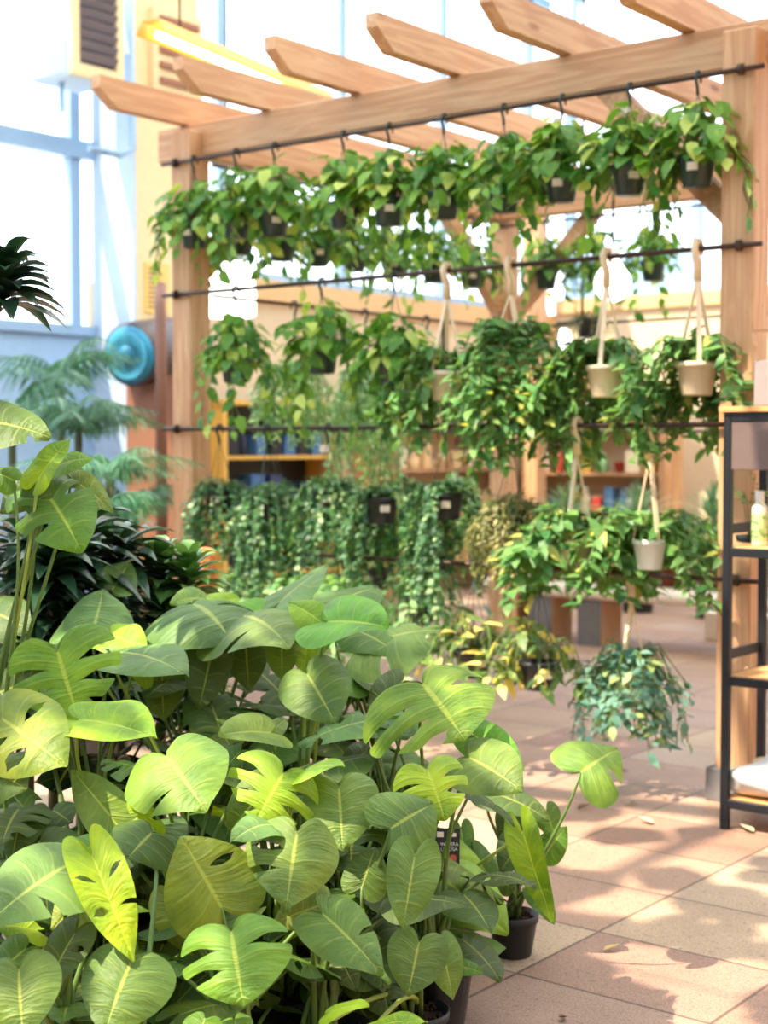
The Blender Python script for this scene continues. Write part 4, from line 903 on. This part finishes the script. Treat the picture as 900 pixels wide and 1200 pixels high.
# ================================================================== LEFT SIDE PLANTS
def rosette(pt, base, n, L, W, mat, r, up=.5):
    mb = MB(); c = Vector(pt)
    for k in range(n):
        a = k*2.4 + r.uniform(-.2,.2); f = k/n; o = Vector((math.cos(a), math.sin(a), 0)); el = .1 + up*(1-f)*1.5
        l = L*r.uniform(.75,1.1); s = o.cross(Z); o_ = len(mb.v); m = 6
        b = c + Z*(.10*(1-f)); 
        for j in range(m+1):
            t = j/m; wd = W*math.sin(math.pi*min(1,(t*.86+.12)))*(1 if t < 1 else 0) ; p = b + o*(l*t*math.cos(el)) + Z*(l*(t*math.sin(el) - .55*t*t*(1.1-up*.4)))
            tw = r.uniform(-.1,.1)
            mb.v += [p - s*wd*.5 + Z*wd*.22, p.copy(), p + s*wd*.5 + Z*wd*.22]
        for j in range(m):
            q = o_+j*3; mb.f += [(q,q+3,q+4,q+1),(q+1,q+4,q+5,q+2)]
    return mb
def dracaena(px, py, d, label, seed, n=34, L=.3, W=.055, mat=None, up=.5, group=None, R=.11, tiers=3, lean=0):
    r = random.Random(seed); c = P(px, py, d); loc = Vector((c.x, c.y, 0)) - RGT*lean; t = thing('dracaena', label, 'potted plant', tuple(loc), group)
    obj('pot', MB().lathe([(R*.74,0),(R*.78,.005),(R,.19),(R*1.06,.2),(R*1.06,.22),(R,.221),(R*.94,.19)], 22, loc), M_pot, t)
    obj('stem', MB().tube([loc + Z*.19, loc + Z*(c.z*.6) - RGT*lean*.15, c + Z*.06], [.016,.014,.012], 8), plain('cane_%d' % seed, (96,88,58), .7), t)
    mb = rosette(c, loc, n, L, W, mat or F_drac, r, up)
    for k, dz in enumerate((.14, .28, .42)[:tiers]):
        m2 = rosette(c - Z*dz + RGT*r.uniform(-.05,.05), loc, int(n*.8), L*1.05, W, mat or F_drac, r, up); mb.add(m2.v, m2.f)
    obj('foliage', mb, mat or F_drac, t)
    return t
dracaena(32, 668, 4.55, 'dark dracaena with glossy arching leaves at the edge of the group', 1)
dracaena(92, 670, 4.6, 'dark dracaena beneath the curly split monstera leaf', 2, n=38)
dracaena(140, 680, 4.7, 'dark dracaena half hidden between the dark clump and the compact ones', 3, n=34, L=.26)
dracaena(188, 694, 4.75, 'compact dracaena with short upright leaves beside the coir pole', 4, n=44, L=.17, W=.05, mat=F_drac2, up=.75)
dracaena(222, 702, 4.7, 'second compact dracaena right under the coir pole', 5, n=44, L=.16, W=.048, mat=F_drac2, up=.75)
dracaena(60, 690, 4.4, 'low dark dracaena behind the sheen-tinted upright leaf', 7, n=36, L=.24)
dracaena(4, 362, 3.9, 'tall dracaena whose leaf tuft stands out against the window', 6, n=44, L=.19, W=.055, up=.6, R=.12, tiers=0, lean=.22)
c = P(241, 660, 4.9); t = thing('coir_pole_plant', 'orange brown coir moss pole standing among the compact dracaenas', 'plant support', (c.x, c.y, 0))
obj('moss_pole', MB().lathe([(.03,0),(.036,.1),(.036,c.z-.12),(.035,c.z-.08),(.028,c.z-.055),(.012,c.z-.048)], 18, (c.x,c.y,.1), None, lambda k: 1+.06*math.sin(k*2.1)), M_coco, t)
tw = MB(); 
for k in range(26): z = .12 + k*(c.z-.24)/26; tw.lathe([(.036,z),(.0385,z+.004),(.036,z+.008)], 14, (c.x,c.y,.1))
obj('twine', tw, M_coco, t); obj('pot', MB().lathe([(.08,0),(.11,.18),(.115,.2),(.1,.19)], 20, (c.x,c.y,0)), M_pot, t)
def palm(px, py, d, n, L, label, seed, lean=(0,0)):
    r = random.Random(seed); c = P(px, py, d); loc = Vector((c.x, c.y, 0)); t = thing('potted_palm', label, 'palm', tuple(loc))
    R = .16; obj('pot', MB().lathe([(R*.74,0),(R*.78,.005),(R,.26),(R*1.06,.27),(R*1.06,.29),(R,.291)], 22, loc), M_pot, t)
    obj('trunk', MB().tube([loc+Z*.25, loc*.5+c*.5 + Z*.0, c], [.035,.03,.022], 8), M_stem, t, True, s2l((104,112,84)))
    for k in range(n):
        a = k*2.4 + r.uniform(-.3,.3); o = Vector((math.cos(a), math.sin(a), 0)); el = r.uniform(.55,1.25); l = L*r.uniform(.75,1.1); mb = MB(); m = 16; pts = []
        for j in range(m+1):
            f = j/m; pts.append(c + o*(l*f*math.cos(el) + l*.28*f*f) + Z*(l*f*math.sin(el) - l*.62*f*f))
        mb.tube(pts, [.007*(1-.7*j/m) for j in range(m+1)], 5); sv = o.cross(Z)
        for j in range(4, m*2+1):
            if j % 3 == 0: continue
            f = j/2; i = min(int(f), m-1); q = pts[i].lerp(pts[i+1], f-i); g = j/(m*2)
            for sd in (-1, 1):
                ll = l*.42*math.sin(math.pi*min(1,(.18+g*.8)))
                mb.leaf(q, sv*sd + o*(.5+g) - Z*r.uniform(.25,.6), Z + o*.2, ll, ll*.075, .3, .3)
        obj('frond', mb, F_palm, t)
palm(92, 505, 8.6, 12, .6, 'blue green palm with radiating fronds below the window sill', 21)
palm(128, 560, 7.6, 10, .5, 'palm with drooping fronds below the drum fan', 22)
palm(14, 500, 9.2, 10, .8, 'palm at the edge of the picture against the haze-blue wall', 23)
palm(158, 600, 8.6, 12, .5, 'small bushy palm at the foot of the column', 24)
palm(72, 448, 9.8, 9, .75, 'tall palm whose frond arches over the drum fan', 25)
palm(112, 615, 6.9, 12, .42, 'low dark palm behind the dracaenas', 26)
# ================================================================== SHELF AT THE POST
X0, Y0, Y1, X1 = -2.555, 5.36, 5.72, -1.45
t = thing('metal_shelf', 'black metal shelf unit with honey wood boards in front of the near post', 'shelf', ((X0+X1)/2, (Y0+Y1)/2, 0))
q = .032
for (x, y) in ((X0,Y0),(X1,Y0),(X0,Y1-q),(X1,Y1-q)):
    obj('upright', MB().box((x, y, 0.0), (x+q, y+q, 1.64), .003), M_black, t, False)
for k, z in enumerate((.12, .60, 1.10, 1.62)):
    fr = MB(); fr.box((X0+q, Y0, z-.035), (X1, Y0+.02, z), .002).box((X0+q, Y1-.02, z-.035), (X1, Y1, z), .002).box((X0, Y0+q, z-.035), (X0+.02, Y1-q, z), .002).box((X1, Y0+q, z-.035), (X1+.02, Y1-q, z), .002)
    obj('rail', fr, M_black, t, False)
    obj('shelf_board', MB().box((X0+.021 if k < 3 else X0-.015, Y0+.021 if k < 3 else Y0-.012, z+.0005 if k == 3 else z-.014), (X1-.001 if k < 3 else X1+.03, Y1-.021 if k < 3 else Y1+.01, z+.022 if k == 3 else z+.004), .002), M_shelfwood, t, False)
obj('apron', MB().box((X0+q, Y0+.004, 1.40), (X1, Y0+.02, 1.585), .002), plain('taupe_panel', (112,92,88), .5), t, False)
obj('side_rail', MB().box((X0+.002, Y0+q, .66), (X0+.016, Y1-q, .70), .002), M_black, t, False)
obj('side_rail', MB().box((X0+.002, Y0+q, 1.15), (X0+.016, Y1-q, 1.19), .002), M_black, t, False)
obj('side_rail', MB().box((X0+.002, Y0+q, .17), (X0+.016, Y1-q, .21), .002), M_black, t, False)
# things on the shelf
c = PY(890, 630, 5.47); c.z = 1.105; r_ = .030
t = thing('spray_bottle', 'white plant food bottle with green leaf print on the shelf', 'bottle', tuple(c))
obj('body', MB().lathe([(r_*.9,0),(r_,.006),(r_,.135),(r_*.95,.15),(r_*.55,.168),(r_*.5,.172)], 24, c), plain('bottle_white', (232,236,214), .35), t)
obj('cap', MB().lathe([(r_*.56,.17),(r_*.58,.175),(r_*.56,.205),(r_*.5,.213)], 20, c), M_white, t)
lb = MB(); rr = random.Random(5)
obj('label_band', MB().lathe([(r_*1.008,.02),(r_*1.015,.022),(r_*1.015,.125),(r_*1.008,.127)], 24, c), plain('label_green', (198,220,150), .5), t)
for k in range(40):
    a = rr.uniform(0,6.28); o = Vector((math.cos(a), math.sin(a), 0)); lb.leaf(c + o*(r_*1.03) + Z*rr.uniform(.03,.115), o.cross(Z)*rr.choice((-1,1)) + Z*rr.uniform(-1,1), o, .018, .009, 0, 0)
obj('leaf_print', lb, plain('print_green', (112,170,84), .5), t)
c = PY(897, 905, 5.50); c.z = .127
t = thing('substrate_bag', 'white and grey plastic bag slumped on the lowest shelf board', 'bag', tuple(c))
vs = []; fs = []; n_, m_ = 26, 12
for j in range(m_+1):
    th = math.pi*j/m_ - math.pi/2
    for k in range(n_):
        a = 2*math.pi*k/n_; sx = (abs(math.cos(a))**.6)*math.copysign(1, math.cos(a)); sy = (abs(math.sin(a))**.6)*math.copysign(1, math.sin(a))
        w = .012*math.sin(a*5+j)*math.cos(th); vs.append(c + Vector((sx*.15*math.cos(th)**.6 + w, sy*.12*math.cos(th)**.6 + w, .065 + math.sin(th)*.065 + .03*max(0,math.sin(th))*math.cos(a*1.0+.4))))
for j in range(m_):
    for k in range(n_): fs.append((j*n_+k, j*n_+(k+1)%n_, (j+1)*n_+(k+1)%n_, (j+1)*n_+k))
fs += [tuple(range(n_-1,-1,-1)), tuple(m_*n_+k for k in range(n_))]
obj('sack', MB().add(vs, fs), plain('plastic_grey', (212,212,214), .4, 0, .12, 14), t)
obj('printed_patch', MB().lathe([(.001,0),(.05,0),(.05,.003),(.001,.003)], 16, c + Z*.131 , (0,-.15,1)), plain('print_sand', (214,182,140), .5), t)
c = PY(898, 470, 5.5); c.z = 1.645
t = thing('gift_box', 'pink paper box with a timber rim on top of the shelf unit', 'box', tuple(c))
obj('body', MB().box((c.x-.025, c.y-.06, 1.6445), (c.x+.09, c.y+.06, 1.82), .004), plain('pink_paper', (240,216,202), .6), t, False)
obj('rim', MB().bar((c.x-.03, c.y-.062, 1.94), (c.x-.012, c.y-.062, 1.82), .012, .01, Vector((0,1,0))).bar((c.x+.06, c.y-.062, 1.95), (c.x+.05, c.y-.062, 1.82), .012, .01, Vector((0,1,0))).bar((c.x-.03, c.y-.062, 1.935), (c.x+.09, c.y-.062, 1.93), .014, .012), M_wx, t, False)
c = PY(878, 634, 5.62); c.z = 1.105
t = thing('potted_sprig', 'tiny sprig plant in a dark low dish behind the plant food bottle', 'potted plant', tuple(c))
obj('dish', MB().lathe([(.035,0),(.05,.004),(.056,.03),(.05,.03),(.045,.012)], 20, c), M_gpot, t)
mb = MB(); st = MB(); r = random.Random(9)
for k in range(6):
    a = r.uniform(0,6.28); o = Vector((math.cos(a), math.sin(a), 0)); pts = [c + Z*.012, c + o*.03 + Z*.16, c + o*.09 + Z*r.uniform(.2,.29)]; st.tube(pts, .002, 4)
    for j in range(7): q_ = pts[1].lerp(pts[2], j/6); mb.leaf(q_, o + Vector((r.gauss(0,.6), r.gauss(0,.6), 0)), Z, .035, .022)
obj('foliage', mb, F_hoya, t); obj('stems', st, M_stem, t, True, s2l((90,110,60)))
# ================================================================== BENCH AND PLANTS ON IT
t = thing('stone_bench', 'long pale stone bench on brick legs behind the pergola', 'bench', (-4.2, 9.9, 0))
bx0, bx1, by0, by1 = -6.55, .6, 9.62, 10.2
pr = []
for k in range(9):
    a = -math.pi/2 + math.pi*k/8; pr.append((by0 + .055 - .055*math.cos(a), .40 + .055*math.sin(a)))
slab = [Vector((0, y, z)) for y, z in pr] + [Vector((0, by1, .455)), Vector((0, by1, .345))]
mb = MB().prism(slab, (bx0+.12,0,0), (bx1,0,0)); mb.lathe([(.05,.345),(.24,.345),(.285,.37),(.295,.40),(.285,.43),(.25,.455),(.05,.455)], 28, (bx0+.12, (by0+by1)/2, 0))
obj('seat', mb, M_concrete, t, False)
for px in (573, 620, 677, 960):
    x = PY(px, 740, by0+.05).x; lg = obj('leg', MB().box((x, by0+.05, 0), (x+.2, by0+.36, .344), .008), plain('leg_stone', (190,152,118), .8, 0, .15, 10) if px == 573 else bpy.data.materials['leg_stone'], t, False)
    obj('facing', MB().box((x, by0+.042, 0), (x+.2, by0+.05, .344)), M_greystone, lg, False)
obj('back_kerb', MB().box((bx0+1.4, by1+.3, 0), (bx1, by1+.5, .22), .01), M_concrete, t, False)
def bench_plant(x, y, z, label, seed, pot, mat, n, L, W, up, group, R=.1, H=.14, name='bench_plant'):
    r = random.Random(seed); c = Vector((x, y, z)); t = thing(name, label, 'potted plant', tuple(c), group)
    obj('pot', MB().lathe([(R*.74,0),(R*.78,.004),(R,H-.02),(R*1.06,H-.018),(R*1.06,H),(R,H)], 20, c), pot, t)
    obj('foliage', rosette(c + Z*H, c, n, L, W, mat, r, up), mat, t)
k = 0
for i in range(9):
    x = -6.15 + i*.33
    bench_plant(x, 9.93, .456, f'bright green plant in red brown pot on the bench, {ORD[i]} from its rounded end', 300+i, M_redpot, F_bench, 40, .38, .10, .9, 'plants in red brown pots on the bench')
for i in range(9):
    x = -7.2 + i*.72
    bench_plant(x, 11.9, .0, f'grassy grey green plant behind the bench, {ORD[i]} from the timber shelves', 320+i, M_pot, F_grass, 70, .55, .03, .95, 'grassy plants behind the bench', .17, .75, 'grassy_plant')
# ================================================================== SHOP SHELVES AT THE BACK
COLS = [(210,160,90),(232,214,180),(90,130,170),(60,80,120),(200,120,70),(240,236,226),(150,110,80),(226,190,80),(120,160,110),(170,60,50)]
def shop_shelf(o, ux, W, levels, D, label, seed, wood_, prod, rows=3, cols=None, plab='product', back=None):
    """o: floor corner, ux: direction of the shelf front, depth away from the aisle"""
    r = random.Random(seed); o = Vector(o); ux = Vector(ux).normalized(); uy = Z.cross(ux); t = thing('shop_shelf', label, 'shelf', tuple(o))
    H = levels[-1] + .42
    def bx(a, b): 
        m = MB().box(a, b); m.v = [o + ux*p.x + uy*p.y + Z*p.z for p in m.v]; return m
    for x in (0, W-.05): obj('side_panel', bx((x,0,0),(x+.05,D,H)), wood_, t, False)
    obj('back_panel', bx((.05,D-.03,0),(W-.05,D,H)), back or M_beige, t, False); obj('top', bx((-.02,-.02,H),(W+.02,D,H+.04)), wood_, t, False)
    for z in levels:
        obj('shelf_board', bx((.05,0,z-.03),(W-.05,D-.03,z)), wood_, t, False); x = .1
        while x < W-.22:
            w = r.uniform(.09,.17); h = r.uniform(.16,.32); c = o + ux*(x+w/2) + uy*.14 + Z*z; col = s2l(r.choice(cols or COLS)); kind = r.random()
            if kind < .5:
                m = MB().box((-w/2,-.08,0),(w/2,.08,h),.006); m.v = [c + ux*p.x + uy*p.y + Z*p.z for p in m.v]
            elif kind < .8: m = MB().lathe([(w*.42,0),(w*.45,.01),(w*.45,h*.65),(w*.2,h*.8),(w*.2,h)], 14, c)
            else: m = MB().lathe([(w*.32,0),(w*.46,h*.5),(w*.5,h*.52),(w*.46,h*.54)], 14, c)
            b = thing(('product_box','product_bottle','plant_pot')[0 if kind < .5 else 1 if kind < .8 else 2], plab, ('box','bottle','pot')[0 if kind < .5 else 1 if kind < .8 else 2], tuple(c), prod) if False else None
            ob = obj(('product_box' if kind < .5 else 'product_bottle' if kind < .8 else 'plant_pot'), m, M_obj, None, kind >= .5, col)
            tag(ob, plab + (' box' if kind < .5 else ' bottle' if kind < .8 else ' pot'), 'box' if kind < .5 else 'bottle' if kind < .8 else 'pot', prod + (' boxes' if kind < .5 else ' bottles' if kind < .8 else ' pots'))
            x += w + r.uniform(.02,.07)
M_shopwood = wood('shop_wood', (206,164,120), (164,118,82), 2)
a = PY(592, 600, 13.6); shop_shelf((a.x, 13.6, 0), (1,0,0), 1.9, [.25,.75,1.2,1.65], .42, 'open timber shop shelf with goods behind the olive cactus', 61, M_shopwood, 'goods on the timber shop shelf', plab='small blurred product on the timber shop shelf,')
a = PX(455, 600, XL+.5); shop_shelf((XL+.5, a.y, 0), (0,1,0), 2.6, [.3,.8,1.25,1.7], .42, 'pale shop shelf of beige goods against the glass wall side', 62, M_shopwood, 'goods on the pale shop shelf', cols=[(236,206,160),(228,190,140),(240,222,190),(206,160,110)], plab='small blurred product on the pale shop shelf,')
a = PX(262, 600, XL+.75); shop_shelf((XL+.75, a.y, 0), (0,1,0), 1.5, [.4,.95,1.4], .4, 'dark stocked shop shelf with a yellow top board behind the front post', 63, plain('yellow_board', (226,176,80), .6), 'goods on the dark shop shelf', cols=[(30,36,60),(44,60,96),(24,24,34),(70,110,160)], back=M_black, plab='small dark blurred product on the yellow topped shelf,')
t = thing('far_post', 'brown timber post far behind the pergola under the far beam', 'post', (PY(626,600,13.2).x, 13.2, 0)); x = PY(626,600,13.2).x
obj('shaft', MB().box((x-.09,13.1,0),(x+.09,13.28,4.2)), M_wz, t, False); obj('cap', MB().box((x-.3,13.08,4.2),(x+.3,13.3,4.36)), M_wx, t, False)
# ================================================================== DRY LEAVES ON THE FLOOR
labs = ['pale green fallen leaf on the tiles beyond the small pot','dry curled leaf on the tiles near the shelf foot','pale dry leaf on the dark tile joint by the shelf','brown fallen leaf behind the tall round leaf of the small pot','pale dry leaf lying under the shelf unit','tan dry leaf on the tile seam beside the small black pot','small dark dry leaf at the bottom edge of the floor','tiny brown leaf scrap in mid path']
for i, (px, py, s) in enumerate([(741,940,.06),(783,935,.04),(766,965,.07),(676,948,.06),(884,975,.07),(707,1114,.055),(664,1191,.04),(735,905,.04)]):
    c = G(px, py, .006); r = random.Random(500+i); a = r.uniform(0,6.28); o = Vector((math.cos(a), math.sin(a), 0)); mb = MB(); mb.leaf(c, o, Z, s, s*.55, .5, -.25); mb.leaf(c + Z*.0015, o, Z, s, s*.55, .5, -.25)
    ob = obj('dry_leaf', mb, M_obj, None, True, s2l([(176,196,130),(206,176,130),(226,206,160),(120,84,60),(220,200,160),(206,170,110),(110,70,44),(130,90,64)][i])); tag(ob, labs[i], 'leaf', 'dry leaves on the tiles')
# ================================================================== CAMERA AND LIGHT
cd_ = bpy.data.cameras.new('camera'); cam = bpy.data.objects.new('camera', cd_); C.objects.link(cam)
cam.location = CAM; cam.rotation_euler = (math.pi/2 - PITCH, 0, YAW)
cd_.sensor_fit = 'VERTICAL'; cd_.sensor_height = 36; cd_.sensor_width = 27; cd_.lens = FPX*36/1200; cd_.clip_end = 300
cd_.dof.use_dof = True; cd_.dof.focus_distance = 3.4; cd_.dof.aperture_fstop = 3.4
sc = bpy.context.scene; sc.camera = cam
wd = bpy.data.worlds.new('world'); sc.world = wd; wd.use_nodes = True; nt = wd.node_tree
bg = nt.nodes['Background']; bg.inputs[0].default_value = (*s2l((226,240,255)), 1); bg.inputs[1].default_value = WORLD
def sun(name, d, st, col, ang):
    l = bpy.data.lights.new(name, 'SUN'); l.energy = st; l.color = col; l.angle = ang
    o = bpy.data.objects.new(name, l); C.objects.link(o); o.rotation_euler = Vector(d).to_track_quat('-Z', 'Y').to_euler(); return o
sd = -(RGT*SUNDIR[0] + FH*SUNDIR[1] + Z*SUNDIR[2])
sun('sun', sd, SUN, (1, .88, .66), math.radians(.6))
vs = sc.view_settings; vs.view_transform = 'Standard'; vs.look = 'None'; vs.gamma = 1; vs.use_curve_mapping = False; vs.exposure = EXPO
sc.cycles.use_denoising = True; sc.cycles.max_bounces = 10; sc.cycles.transparent_max_bounces = 16; sc.cycles.diffuse_bounces = 5
sc.cycles.caustics_reflective = False; sc.cycles.caustics_refractive = False; sc.cycles.sample_clamp_indirect = 6
for o in bpy.data.objects:
    if '_o' in o: del o['_o']
